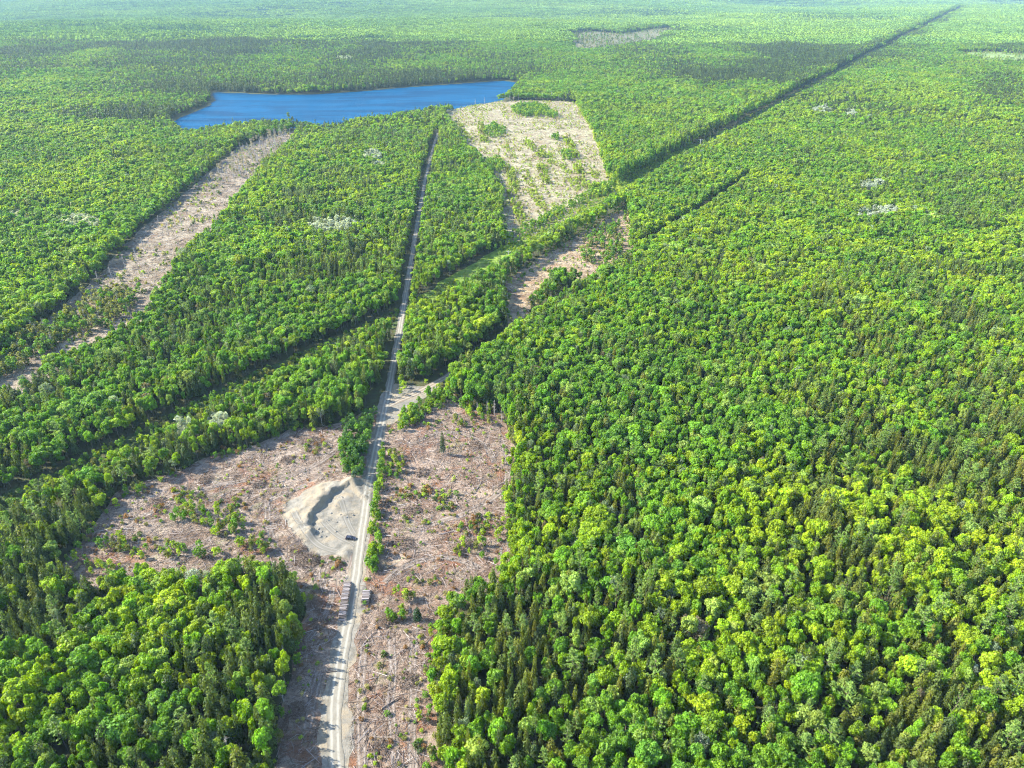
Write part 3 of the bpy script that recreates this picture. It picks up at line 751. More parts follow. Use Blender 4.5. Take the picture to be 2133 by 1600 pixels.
nb = dullb & (Rr.rand(NT) < 0.2) & (Vv > 500); tint[nb] = (0.20, 0.17, 0.10)
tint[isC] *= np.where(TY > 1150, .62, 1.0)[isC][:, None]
tint = np.clip(tint, 0.004, 0.6)
big = fbm(TX, TY, 70, 44, 2)
farS = np.where(TY > 2700, 1.6, np.where(TY > 1150, 1.22, np.where(TY > 560, 0.99, 0.84)))
SCL = (0.48 + 0.80 * Rr.rand(NT) ** 1.6 + 0.35 * (big - 0.4)) * farS
SCLZ = (0.70 + 0.36 * Rr.rand(NT) + 0.5 * (big - 0.45) + 0.55 * (fbm(TX, TY, 24, 45, 2) - 0.5)) * np.where(TY > 1150, 1.05, 1.0)
SCLZ = np.clip(0.86 + (SCLZ - 0.86) * np.where(isC, 1.0, 0.85), 0.45, 1.4)
_side = np.full(NT, 0.0); _m = (TY > 780) & (ldist(LINE, TX, TY) < 60)
for _i in range(len(LINE) - 1):                                    # taller wood on the far side of the cut line, younger wood on the near side
    _a, _b = LINE[_i], LINE[_i + 1]; _e = _b - _a; _t = ((TX - _a[0]) * _e[0] + (TY - _a[1]) * _e[1]) / (_e @ _e)
    _c = (_e[0] * (TY - _a[1]) - _e[1] * (TX - _a[0])) / np.hypot(*_e)
    _side = np.where((_t >= 0) & (_t < 1) & _m, _c, _side)
SCLZ = np.where((_side > 0) & (_side < 34), np.clip(SCLZ * 1.6, 1.3, 1.75), SCLZ)
edge = sstep(0, 5, OD); SCL[~isC] *= 1.10; SCL *= 0.8 + 0.2 * edge; SCLZ *= 0.8 + 0.2 * edge
dense_sp = np.exp(-(((U - 1150) / 260) ** 2 + ((Vv - 1430) / 260) ** 2)); SCL[isC] *= (1 - 0.15 * dense_sp[isC])
SCLZ[isP] *= 1.1; SCLZ[isC] *= 1.1; SCL[~isC] *= (0.90 - .22 * CON[~isC]); SCLZ[~isC] *= (1 - .12 * CON[~isC])
ROT = Rr.rand(NT) * 6.283
_bg = (~isC) & (TY < 700) & (Rr.rand(NT) < np.where(U < 650, .16, .07)); SCL[_bg] *= 1.38; SCLZ[_bg] = np.clip(SCLZ[_bg] * 1.12, .9, 1.4)

# ------------------------------------------------------------------ masses (uncounted) through geometry nodes, counted ones as objects
def mass(name, forms, x, y, z, pick, rot, sxy, sz, tn, label, tilt=0.0):
    """ONE object: every form in it is copied to its points"""
    n = len(x)
    me = bpy.data.meshes.new(name); me.vertices.add(n); me.vertices.foreach_set('co', np.stack([x, y, z], 1).astype(np.float32).ravel())
    a = me.attributes.new('pick', 'INT', 'POINT'); a.data.foreach_set('value', np.asarray(pick, np.int32))
    a = me.attributes.new('turn', 'FLOAT_VECTOR', 'POINT'); rr = np.zeros((n, 3), np.float32); rr[:, 2] = rot
    if tilt: rr[:, :2] = np.random.RandomState(5).normal(size=(n, 2)) * tilt
    a.data.foreach_set('vector', rr.ravel())
    a = me.attributes.new('size', 'FLOAT_VECTOR', 'POINT'); a.data.foreach_set('vector', np.stack([sxy, sxy, sz], 1).astype(np.float32).ravel())
    a = me.attributes.new('tint', 'FLOAT_COLOR', 'POINT'); a.data.foreach_set('color', np.c_[tn, np.ones(n)].astype(np.float32).ravel())
    o = link(name, me)
    ng = bpy.data.node_groups.new(name, 'GeometryNodeTree')
    ng.interface.new_socket('Geometry', in_out='INPUT', socket_type='NodeSocketGeometry')
    ng.interface.new_socket('Geometry', in_out='OUTPUT', socket_type='NodeSocketGeometry')
    gi = ng.nodes.new('NodeGroupInput'); go = ng.nodes.new('NodeGroupOutput')
    jn = ng.nodes.new('GeometryNodeJoinGeometry')
    for f in reversed(forms):
        oi = ng.nodes.new('GeometryNodeObjectInfo'); oi.inputs['Object'].default_value = bpy.data.objects.new(f.name, f); oi.inputs['As Instance'].default_value = False
        g2 = ng.nodes.new('GeometryNodeGeometryToInstance'); ng.links.new(oi.outputs['Geometry'], g2.inputs[0]); ng.links.new(g2.outputs[0], jn.inputs[0])
    ip = ng.nodes.new('GeometryNodeInstanceOnPoints'); ip.inputs['Pick Instance'].default_value = True
    def nat(nm, ty):
        q = ng.nodes.new('GeometryNodeInputNamedAttribute'); q.data_type = ty; q.inputs['Name'].default_value = nm
        return [s for s in q.outputs if s.enabled and s.name == 'Attribute'][0]
    ng.links.new(gi.outputs[0], ip.inputs['Points']); ng.links.new(jn.outputs[0], ip.inputs['Instance'])
    ng.links.new(nat('pick', 'INT'), ip.inputs['Instance Index'])
    er = ng.nodes.new('FunctionNodeEulerToRotation'); ng.links.new(nat('turn', 'FLOAT_VECTOR'), er.inputs[0]); ng.links.new(er.outputs[0], ip.inputs['Rotation'])
    ng.links.new(nat('size', 'FLOAT_VECTOR'), ip.inputs['Scale'])
    ng.links.new(ip.outputs[0], go.inputs[0])
    md = o.modifiers.new('scatter', 'NODES'); md.node_group = ng
    return tag(o, label, None, None, 'stuff')

def single(kind, v, x, y, z, rot, sxy, sz, tn, label, group, cat):
    e = bpy.data.objects.new(kind.name, None); COL.objects.link(e)
    e.location = (x, y, z); e.rotation_euler = (0, 0, rot); e.scale = (sxy, sxy, sz)
    c = link('crown', kind.crown[v], e); c['tint'] = [float(q) for q in tn]
    link('trunk', kind.trunk[v], e)
    tag(e, label, cat, group); return e

def place_name(u, v):
    """where in the photographed landscape a tree stands, named by things one can find"""
    if u < 700 and v > 1150:
        if v > 1480: return 'lower left woods at the bottom edge'
        if u < 210: return 'lower left woods at the left edge'
        if v < 1260: return 'lower left woods just below the clear-cut'
        if u > 470: return 'lower left woods nearest the gravel road'
        return 'middle of the lower left woods'
    if u < 830 and v > 780: return 'belt of woods above the left clear-cut'
    if u < 860: return 'woods above the left power line strip'
    if v < 800 and u < 1100: return 'woods between gravel road and side road'
    if v > 1480: return ('bottom forest edge right of the clear-cut' if u < 1200 else 'bottom middle of the lower right forest' if u < 1650 else 'bottom right corner of the forest')
    if u > 1900: return 'right forest along the right edge' if v < 1250 else 'lower right forest along the right edge'
    if u < 1150: return 'forest edge right of the clear-cut'
    if v < 1000: return 'right forest beyond the clear-cut strip'
    return ('lower right forest near the clear-cut' if u < 1450 else 'middle of the lower right forest')

def topn(mask, n, size_m):
    """the n members of mask that show largest in the photograph"""
    i = np.nonzero(mask)[0]
    u, v, d = project(TX[i], TY[i], TZ[i] + size_m * SCLZ[i] * .8)
    s = SCL[i] / d * np.where((u > 8) & (u < 2125) & (v > 4) & (v < 1590), 1, 0)
    return i[np.argsort(-s)][:n]

SINGLE = np.zeros(NT, bool)
labels = []
def singles(mask, kind, n, size_m, noun, words, group, cat):
    ii = topn(mask, n, size_m); SINGLE[ii] = True
    for i in ii:
        u, v, _ = project(TX[i], TY[i], TZ[i] + size_m * .7)
        sz = 'large ' if SCL[i] > 1.05 else 'small ' if SCL[i] < 0.72 else ''
        tl = 'tall ' if SCLZ[i] > 0.98 and sz != 'small ' else ''
        labels.append([single(kind, i % len(kind.crown), TX[i], TY[i], TZ[i], ROT[i], SCL[i], SCLZ[i], tint[i],
               f'{sz}{tl}{words(i)} {noun} in the {place_name(u, v)}', group, cat), u, v])
isB = ~isC & ~rareb
singles(isB, K_BROAD, 300, 12, 'broadleaf tree', lambda i: CLASS_WORDS[cls[i]], 'broadleaf trees of the forest', 'broadleaf tree')
singles(isC & ~isP, K_SPRUCE, 300, 12, 'spruce', lambda i: ['olive green', 'dark green', 'very dark green', 'brownish olive'][cc[i]], 'spruces of the forest', 'spruce')
singles(isP, K_PINE, 90, 13, 'star shaped pine', lambda i: 'grey green', 'pines of the forest', 'pine')
singles(rareb, K_BARE, 110, 12, 'thin crowned tree', lambda i: 'brownish' if nb[i] else 'dull grey' if dullb[i] else 'pale grey', 'pale thinly leaved trees', 'bare tree')

def mass_of(mask, kind, name, label):
    m = mask & ~SINGLE; i = np.nonzero(m)[0]
    nv = len(kind.near); near = np.hypot(TX[i], TY[i]) < 620
    pick = (i % nv) + np.where(near, 0, nv)
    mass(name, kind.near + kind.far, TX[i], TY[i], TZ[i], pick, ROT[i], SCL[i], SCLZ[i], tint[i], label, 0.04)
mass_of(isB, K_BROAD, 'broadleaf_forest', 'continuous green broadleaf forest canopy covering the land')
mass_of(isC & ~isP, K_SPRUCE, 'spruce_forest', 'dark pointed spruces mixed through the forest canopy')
mass_of(isP, K_PINE, 'pine_forest', 'grey green pines scattered through the forest')
mass_of(rareb, K_BARE, 'bare_tree_woods', 'pale grey thinly leaved trees scattered in the forest')

# far canopy as patches of many small trees
def patch(seed, conf, W=84.0, n=150):
    rs = np.random.RandomState(seed); V = []; F = []; v = []; k = []; b = 0
    g = int(math.sqrt(n)); sp = W / g
    for i in range(g):
        for j in range(g):
            x = -W / 2 + (i + .5 + (rs.rand() - .5) * .8) * sp; y = -W / 2 + (j + .5 + (rs.rand() - .5) * .8) * sp
            con = rs.rand() < conf; q = 22
            if con:
                R = 2.6 + rs.rand(); Ht = 13 + 5 * rs.rand(); c = spruce_crown(rs, R, Ht, q, 3.0)
                w = c[2]
            else:
                R = 3.6 + 1.8 * rs.rand(); Ht = 11 + 4 * rs.rand(); D = unit(rs.normal(size=(q, 3))); D[:, 2] = np.abs(D[:, 2])
                P = D * R * (0.85 + .25 * rs.rand(q, 1)); P[:, 2] += Ht - R
                Vq, Fq = quads_from(P, unit(D + .35 * rs.normal(size=D.shape)), 3.2 * (0.8 + .5 * rs.rand(q)), 0.9, rs); c = (Vq, Fq)
                w = np.full(q, 0.65 + 0.6 * rs.rand()) * (0.85 + .3 * rs.rand(q))
            V.append(c[0] + [x, y, 0]); F.append(c[1] + b); b += len(c[0]); v.append(w); k.append(np.full(q, float(con)))
    me = mesh_np('canopy_patch', np.vstack(V), np.vstack(F), [M_FAR]); fattr(me, 'v', np.concatenate(v)); fattr(me, 'conifer', np.concatenate(k)); return me
patches = [patch(900 + i, c) for i, c in enumerate((0.02, 0.08, 0.2, 0.35, 0.55, 0.8))]
FX, FY = scatter(-9500, 9500, 2700, 9800, 80, 77, 0.1)
m = in_wedge(FX, FY, 250); FX = FX[m]; FY = FY[m]
m = (ldist(LINE, FX, FY) > 56) & (rough_field(BOG, FX, FY, 30, 20, 60) > 0) & (rough_field(MEADOW, FX, FY, 30, 20, 60) > 0)
FX = FX[m]; FY = FY[m]; nf = len(FX)
rf = np.random.RandomState(5)
cf = np.clip(fbm(FX, FY * 1.6, 900, 301, 3) * 1.9 - 0.52 + (rf.rand(nf) - .5) * .25, 0, 0.999)
pk = np.floor(cf * 6).astype(int)
wf = np.clip(fbm(FX, FY * 1.5, 700, 307, 3) + (rf.rand(nf) - .5) * .2, 0, 1)[:, None]
tf_ = (np.array([[0.11, 0.22, 0.035]]) * (1 - wf) + np.array([[0.25, 0.36, 0.04]]) * wf) * (0.9 + .2 * rf.rand(nf, 1))
mass('far_forest', patches, FX, FY, zat(FX, FY), pk, np.floor(rf.rand(nf) * 4) * math.pi / 2, 1.03 + 0 * FX, 0.85 + .35 * rf.rand(nf), tf_, 'blue green forest rolling away to the horizon')

# ------------------------------------------------------------------ shrubs and young growth
SH = dict(x=[], y=[], k=[], s=[], sz=[], t=[], where=[])
def sow(P, dens, kind, tints, smin, smax, where, seed, noise_cut=0.0, nscale=9.0, avoid=True, hz=1.0):
    rs = np.random.RandomState(seed); P = np.asarray(P)
    x0, y0 = P.min(0); x1, y1 = P.max(0); n = int((x1 - x0) * (y1 - y0) * dens)
    x = x0 + rs.rand(n) * (x1 - x0); y = y0 + rs.rand(n) * (y1 - y0)
    m = sdf(P, x, y) < 0
    if noise_cut: m &= fbm(x, y, nscale, seed, 3) > noise_cut
    if avoid: m &= (ldist(ROAD, x, y) > 3.8) & (ldist(SIDE, x, y) > 3.0) & (rough_field(GRAVEL, x, y, 0.5, 1, 12, 9) > 0)
    x = x[m]; y = y[m]; n = len(x)
    s = smin + (smax - smin) * rs.rand(n) ** 1.5
    ti = np.array(tints)[rs.randint(0, len(tints), n)] * (0.8 + .4 * rs.rand(n, 1))
    SH['x'].append(x); SH['y'].append(y); SH['k'].append(np.full(n, kind)); SH['s'].append(s); SH['sz'].append(s * hz * (0.85 + .3 * rs.rand(n))); SH['t'].append(ti); SH['where'].append([where] * n)
LIME = (0.27, 0.38, 0.02); GRN = (0.13, 0.26, 0.022); OLV = (0.20, 0.22, 0.055); RUST = (0.26, 0.15, 0.06); DRK = (0.075, 0.12, 0.03); STRAW = (0.36, 0.34, 0.14)
def blob(px, py, rx, ry, n=14):
    return [(px + rx * math.cos(2 * math.pi * k / n), py + ry * math.sin(2 * math.pi * k / n)) for k in range(n)]
# verge right of the road, and young growth left of it
sow(poly([(752, 1205), (756, 1150), (764, 1095), (772, 1045), (782, 985), (790, 940), (800, 935), (800, 985), (792, 1040), (790, 1100), (795, 1160), (782, 1200)]), 0.42, 1, [LIME, GRN, (0.20, .33, .02), GRN], .40, 1.0, 'on the verge right of the gravel road', 201, .36, 9)
sow(poly([(750, 1300), (757, 1215), (768, 1200), (766, 1230), (760, 1300)]), 0.25, 0, [LIME, OLV, GRN], .5, 1.0, 'on the verge near the short log pile', 202)
sow(poly([(715, 990), (708, 945), (715, 905), (740, 880), (772, 866), (786, 868), (782, 905), (772, 950), (762, 1000), (748, 1022), (738, 1005)]), 0.16, 1, [GRN, (0.07, 0.16, 0.03), (0.07, 0.16, 0.03), (0.09, 0.20, 0.04)], .75, 1.35, 'in the thicket left of the gravel road', 203)
sow(poly([(822, 905), (838, 870), (875, 840), (940, 800), (1000, 752), (1060, 700), (1075, 712), (1010, 770), (960, 815), (900, 862), (850, 900)]), 0.17, 1, [GRN, (0.18, .32, .02), LIME], .55, 1.15, 'in the hedge like belt along the side road', 204)
sow(poly([(805, 990), (812, 945), (835, 950), (850, 985), (830, 1000)]), 0.16, 1, [GRN, LIME, OLV], .5, .85, 'beside the road in the right clear-cut', 205)
sow(poly([(835, 830), (832, 760), (842, 690), (852, 640), (862, 600), (870, 545), (878, 545), (872, 600), (862, 650), (850, 700), (842, 760), (843, 815)]), 0.14, 1, [LIME, LIME, GRN], .6, 1.1, 'along the right side of the upper gravel road', 206)
for k, (px, py, rx, ry, dn, kd) in enumerate(((400, 1080, 55, 22, .10, 1), (470, 1095, 45, 30, .14, 1), (395, 1035, 45, 20, .12, 0), (335, 1060, 22, 12, .1, 0), (265, 1085, 28, 14, .1, 0), (480, 1060, 35, 20, .12, 0),
        (300, 1130, 55, 16, .1, 0), (470, 945, 30, 12, .14, 0), (610, 890, 30, 10, .12, 1), (280, 1025, 25, 10, .1, 1), (560, 905, 20, 8, .12, 1), (660, 935, 30, 16, .12, 0),
        (710, 1168, 22, 10, .22, 0), (880, 1030, 55, 14, .12, 0), (930, 1045, 30, 22, .13, 0), (845, 1030, 25, 20, .1, 0), (870, 1085, 30, 12, .06, 0), (1010, 1090, 50, 18, .16, 0),
        (960, 1110, 60, 20, .07, 0), (850, 1240, 28, 18, .14, 1), (830, 1290, 22, 24, .14, 1), (880, 1205, 35, 14, .12, 0), (985, 1150, 40, 18, .14, 1), (980, 895, 35, 18, .04, 0), (905, 890, 25, 12, .08, 0),
        (800, 1380, 12, 22, .08, 0), (760, 1480, 8, 30, .1, 0), (880, 1530, 18, 60, .09, 0), (735, 1440, 8, 30, .08, 0), (870, 1330, 18, 30, .08, 0), (820, 1510, 25, 40, .03, 0), (240, 1140, 30, 14, .12, 1),
        (1000, 860, 30, 14, .15, 1), (985, 880, 45, 14, .1, 1), (350, 1155, 120, 12, .12, 1), (530, 1140, 50, 18, .12, 1), (200, 1190, 40, 14, .08, 1))):
    sow(poly(blob(px, py, rx, ry)), dn, kd, [GRN, LIME, OLV] if kd else [OLV, OLV, LIME, GRN, RUST, DRK], .45, .95 if kd else 1.05, 'in the right clear-cut' if px > 770 else 'in the left clear-cut', 300 + k)
sow(CUT_A, 0.07, 0, [OLV, RUST, OLV, GRN, STRAW, LIME], .20, .68, 'low among the slash of the right clear-cut', 401, 0.42, 14)
sow(CUT_B, 0.07, 0, [OLV, RUST, STRAW, GRN, LIME], .20, .68, 'low among the slash of the left clear-cut', 402, 0.42, 14)
# the open field below the lake
C_ROWS = [(955, 255, 975, 290), (1000, 258, 1010, 300), (1050, 300, 1075, 330), (1090, 290, 1130, 330), (1130, 300, 1150, 340), (1060, 345, 1075, 400), (1090, 350, 1130, 430), (1125, 345, 1140, 380),
          (1165, 330, 1205, 395), (1200, 340, 1212, 390), (1230, 345, 1258, 395), (1065, 400, 1085, 470), (1100, 390, 1148, 450), (1180, 290, 1200, 330), (1145, 420, 1165, 450), (1215, 385, 1262, 405)]
for k, (xa, ya, xb, yb) in enumerate(C_ROWS):
    a = np.array(G(xa, ya)); b = np.array(G(xb, yb)); d = (b - a) / np.linalg.norm(b - a); nn = np.array([-d[1], d[0]]) * 5.5
    sow(np.array([a + nn, b + nn, b - nn, a - nn]), .11, k % 2, [LIME, (0.32, .40, .07), OLV], .5, 1.2, 'in a row on the pale lakeside field', 430 + k, 0.40, 8)
for k, (px, py, rx, ry, dn) in enumerate(((1105, 232, 40, 12, .07), (1150, 240, 14, 6, .05), (1030, 275, 24, 10, .04), (1157, 288, 8, 4, .1), (1030, 345, 22, 12, .06), (1250, 400, 22, 12, .08), (1185, 325, 16, 10, .05))):
    sow(poly(blob(px, py, rx, ry)), dn, 1, [GRN, GRN, LIME], .9, 1.5, 'in a clump on the pale lakeside field', 460 + k)
sow(CUT_C, 0.03, 0, [(0.36, .42, .09), STRAW, OLV, LIME], .5, 1.1, 'scattered on the pale lakeside field', 470, 0.40, 30)
e0 = CUT_C[5]; sow(np.array([CUT_C[4], CUT_C[5], CUT_C[6], CUT_C[7], CUT_C[8], CUT_C[9], CUT_C[9] + [9, 0], CUT_C[8] + [10, 0], CUT_C[7] + [10, 0], CUT_C[6] + [11, 0], CUT_C[5] + [12, 5]]), .10, 0, [(0.34, .42, .05), LIME], .8, 1.5, 'along the right edge of the pale lakeside field', 471)
sow(BOG, 0.005, 1, [DRK, DRK, GRN, OLV], .6, 1.7, 'on the far open bog', 490, .42, 90)
sow(MEADOW, 0.010, 1, [GRN, LIME, OLV], .6, 1.4, 'on the far open meadow', 491, .42, 60)
sow(CUT_D, 0.022, 0, [OLV, LIME, (0.32, .34, .10), GRN], .5, 1.2, 'in the tan wedge below the power line', 472, 0.44, 22)
sow(poly([(1210, 545), (1215, 490), (1240, 480), (1290, 470), (1300, 530), (1260, 560)]), .05, 1, [GRN, GRN, OLV], .6, 1.5, 'in a clump on the tan wedge clearing', 473, 0.3, 15)
sow(CUT_E, 0.025, 0, [OLV, DRK, LIME, STRAW], .5, 1.3, 'on the long grey strip in the left woods', 474, 0.47, 26)
sow(poly([(160, 700), (170, 640), (230, 600), (290, 610), (260, 660), (200, 690)]), .06, 1, [OLV, OLV, GRN, (0.2, .22, .10)], .8, 1.5, 'on the long grey strip in the left woods', 475)
sow(poly([(-90, 838), (-90, 745), (60, 700), (180, 610), (300, 600), (262, 680), (190, 710), (100, 752)]), .014, 1, [OLV, OLV, GRN, DRK], .7, 1.4, 'on the long grey strip in the left woods', 477)
sow(poly([(-60, 780), (60, 700), (160, 650), (170, 690), (60, 760), (-60, 830)]), .10, 1, [OLV, DRK, GRN, GRN], .8, 1.5, 'on the long grey strip in the left woods', 476)
# power line strip
LL = LINE
def strip(L, w, i0=0, i1=None):
    L = L[i0:i1]; d = np.gradient(L, axis=0); d /= np.hypot(*d.T)[:, None]; n = np.stack([-d[:, 1], d[:, 0]], 1)
    return np.vstack([L + n * w, (L - n * w)[::-1]])
sow(strip(LL, 15, 9, 12), .28, 0, [LIME, LIME, GRN, (0.24, .33, .05)], .35, .85, 'on the power line strip right of the road', 480, avoid=False)
d = LL[10] - LL[9]; d = d / np.linalg.norm(d); nrm = np.array([-d[1], d[0]])
edgeN = LL[9:12] + nrm * 19; sow(strip(edgeN, 6), .10, 1, [GRN, GRN, LIME], .6, 1.0, 'in the leafy row above the power line strip', 481, avoid=False)
edgeS = LL[9:11] - nrm * 14; sow(strip(edgeS, 4), .03, 1, [LIME, LIME, GRN], .4, .6, 'along the lower side of the power line strip', 485, avoid=False)
sow(strip(LL, 14, 11, 15), .02, 0, [GRN, LIME, OLV], .8, 1.6, 'on the far power line strip', 482, avoid=False)
sow(strip(LL, 9, 0, 9), .10, 0, [GRN, DRK, LIME, OLV], .5, 1.4, 'on the power line strip left of the road', 483)
sow(strip(LL, 8, 0, 6), .035, 1, [GRN, LIME], .5, .9, 'on the power line strip left of the road', 484)
sow(strip(SIDE[2:], 5.5), .08, 0, [GRN, LIME, OLV], .5, 1.0, 'along the dirt side road', 486)
# under-growth at the forest edges of the clear-cuts
rr_ = np.random.RandomState(9)
for ci, P in enumerate((CUT_A, CUT_B, CUT_D)):
    Q = np.vstack([P, P[:1]]); s = np.concatenate([[0], np.cumsum(np.hypot(*np.diff(Q, axis=0).T))]); n = int(s[-1] / 3.5); t = rr_.rand(n) * s[-1]
    x = np.interp(t, s, Q[:, 0]) + rr_.normal(size=n) * 2.5; y = np.interp(t, s, Q[:, 1]) + rr_.normal(size=n) * 2.5
    m = (ldist(ROAD, x, y) > 14) & (rough_field(GRAVEL, x, y, 3, 1) > 0); x = x[m]; y = y[m]; n = len(x); sc = .45 + .6 * rr_.rand(n)
    SH['x'].append(x); SH['y'].append(y); SH['k'].append(rr_.randint(0, 2, n)); SH['s'].append(sc); SH['sz'].append(sc); SH['t'].append(np.array([GRN, LIME, OLV, GRN])[rr_.randint(0, 4, n)]); SH['where'].append(['at the forest edge of a clear-cut'] * n)

sx = np.concatenate(SH['x']); sy = np.concatenate(SH['y']); sk = np.concatenate(SH['k']); ss = np.concatenate(SH['s']); ssz = np.concatenate(SH['sz']); st = np.concatenate(SH['t']); sw = sum(SH['where'], [])
szz = zat(sx, sy); srot = np.random.RandomState(3).rand(len(sx)) * 6.283
su, sv, sdp = project(sx, sy, szz + 1)
def cword(t):
    if t[0] > t[1] * 1.2: return 'rust brown'
    if t[2] > .09 and t[0] > .22: return 'straw coloured'
    if t[0] > t[1] * .85: return 'olive green'
    if t[0] > t[1] * .6 and t[1] > .2: return 'bright lime green'
    if t[1] < 0.15: return 'dark green'
    return 'fresh green'
for kk, kind, nm, cat, mname, mlab in ((0, K_SHRUB, 'leafy shrub', 'shrub', 'undergrowth', 'low leafy undergrowth sprouting over the cleared ground'),
                                 (1, K_SAPL, 'slim young tree', 'young tree', 'young_woods', 'slim young trees growing along roads and clearings')):
    i = np.nonzero(sk == kk)[0]
    vis = (su[i] > 6) & (su[i] < 2127) & (sv[i] > 4) & (sv[i] < 1592)
    o_ = i[np.argsort(-(ss[i] / sdp[i] * vis))][:300]
    for j in o_:
        szw = 'large ' if ss[j] > 0.95 else 'small ' if ss[j] < 0.62 else ''
        labels.append([single(kind, j % 4, sx[j], sy[j], szz[j] - .05, srot[j], ss[j], ssz[j], st[j], f'{szw}{cword(st[j])} {nm} {sw[j]}', nm + 's', cat), su[j], sv[j]])
    rest = np.setdiff1d(i, o_); near = np.hypot(sx[rest], sy[rest]) < 520
    mass(mname, kind.near + kind.far, sx[rest], sy[rest], szz[rest] - .05, (rest % 4) + np.where(near, 0, 4), srot[rest], ss[rest], ssz[rest], st[rest], mlab)

# ------------------------------------------------------------------ lone trees that stand out in the clearings
def lone(px, py, kind, s, sz, tn, label, cat):
    x, y = G(px, py); z = float(zat(x, y)[0])
    labels.append([single(kind, int(px) % len(kind.crown), x, y, z, px, s, sz, tn, label, None, cat), px, py])
lone(923, 948, K_SPRUCE, .55, 1.12, (0.07, .10, .05), 'tall thin spruce with a bare lower trunk alone in the right clear-cut', 'spruce')
lone(830, 985, K_SPRUCE, .5, .35, DRK, 'small dark spruce beside the road in the right clear-cut', 'spruce')
lone(1185, 210, K_SPRUCE, 2.1, 1.6, (0.03, .055, .03), 'big dark spruce at the far right corner of the pale field', 'spruce')
lone(1176, 209, K_SPRUCE, 1.7, 1.3, (0.03, .055, .03), 'second big dark spruce at the far corner of the pale field', 'spruce')
lone(870, 1292, K_SPRUCE, .6, .5, (0.03, .08, .03), 'small dark spruce standing next to the bushes right of the road', 'spruce')
lone(432, 372, K_BROAD, .8, .9, GRN, 'round green tree alone among the grey snags of the left strip', 'broadleaf tree')
lone(742, 1012, K_SAPL, 1.0, .7, (0.04, .10, .04), 'dark young tree on the rim of the gravel pit beside the road', 'young tree')
lone(752, 1000, K_SAPL, 1.1, .9, (0.045, .12, .03), 'deep green young tree between gravel pit rim and road', 'young tree')

# ------------------------------------------------------------------ dead snags
snag_meshes = [snag_mb(np.random.RandomState(60 + i), 11 + i, 0.24, 26 + 4 * i).mesh('dead_tree', [M_SNAG], True) for i in range(4)]
rs = np.random.RandomState(61)
def snag(x, y, s, label):
    o = link('dead_tree', snag_meshes[rs.randint(4)], None, (x, y, float(zat(x, y)[0]))); o.rotation_euler = (rs.normal() * .03, rs.normal() * .03, rs.rand() * 6.28); o.scale = (s * 1.3, s * 1.3, s)
    u, v, _ = project(x, y, 6); labels.append([tag(o, label, 'dead tree', 'grey dead trees'), u, v])
WE = poly([(610, 278), (598, 300), (560, 335), (500, 375), (455, 400), (430, 400), (450, 365), (490, 330), (540, 295), (580, 280)])
k = 0
while k < 170:
    x = WE[:, 0].min() + rs.rand() * np.ptp(WE[:, 0]); y = WE[:, 1].min() + rs.rand() * np.ptp(WE[:, 1])
    if sdf(WE, np.array([x]), np.array([y]))[0] < 0 and k % 3 == 0:
        u, v, _ = project(x, y, 6); labels.append([single(K_BARE, k % 3, x, y, float(zat(x, y)[0]), k, .5 + .25 * rs.rand(), .75 + .4 * rs.rand(), (0.30, 0.275, 0.245), 'grey twiggy bare tree at the upper end of the long left strip', 'grey dead trees', 'bare tree'), u, v]); k += 1
    elif sdf(WE, np.array([x]), np.array([y]))[0] < 0: snag(x, y, .7 + .45 * rs.rand(), 'grey leafless dead tree at the upper end of the long left strip'); k += 1
for (px, py) in ((380, 470), (352, 492), (262, 560), (285, 545), (232, 578), (205, 590), (330, 470), (300, 520), (410, 500), (345, 545), (250, 640), (215, 660), (180, 670), (270, 655), (235, 655), (95, 690), (80, 700), (70, 690), (110, 720), (40, 735)):
    x, y = G(px, py); snag(x, y, .6 + .4 * rs.rand(), 'grey leafless dead tree in the lower half of the long left strip')
for (px, py) in ((560, 1400), (575, 1430), (590, 1460), (470, 1570), (500, 1560), (600, 1385), (545, 1540), (480, 1590)):
    x, y = G(px, py); snag(x, y, .6 + .4 * rs.rand(), 'pale bare trunk at the lower left forest edge facing the road')
for (px, py) in ((1030, 868), (1015, 862), (995, 862), (1046, 880), (1058, 1160), (1045, 1180)):
    x, y = G(px, py); snag(x, y, .6 + .4 * rs.rand(), 'pale bare trunk at the far edge of the right clear-cut')
for (px, py) in ((1062, 208), (1080, 207), (1098, 206), (1115, 206), (1130, 207), (1150, 207), (1163, 208), (1140, 208), (1070, 209), (1010, 214), (990, 216)):
    x, y = G(px, py); snag(x, y, .9 + .4 * rs.rand(), 'pale bare trunk along the far edge of the pale field')

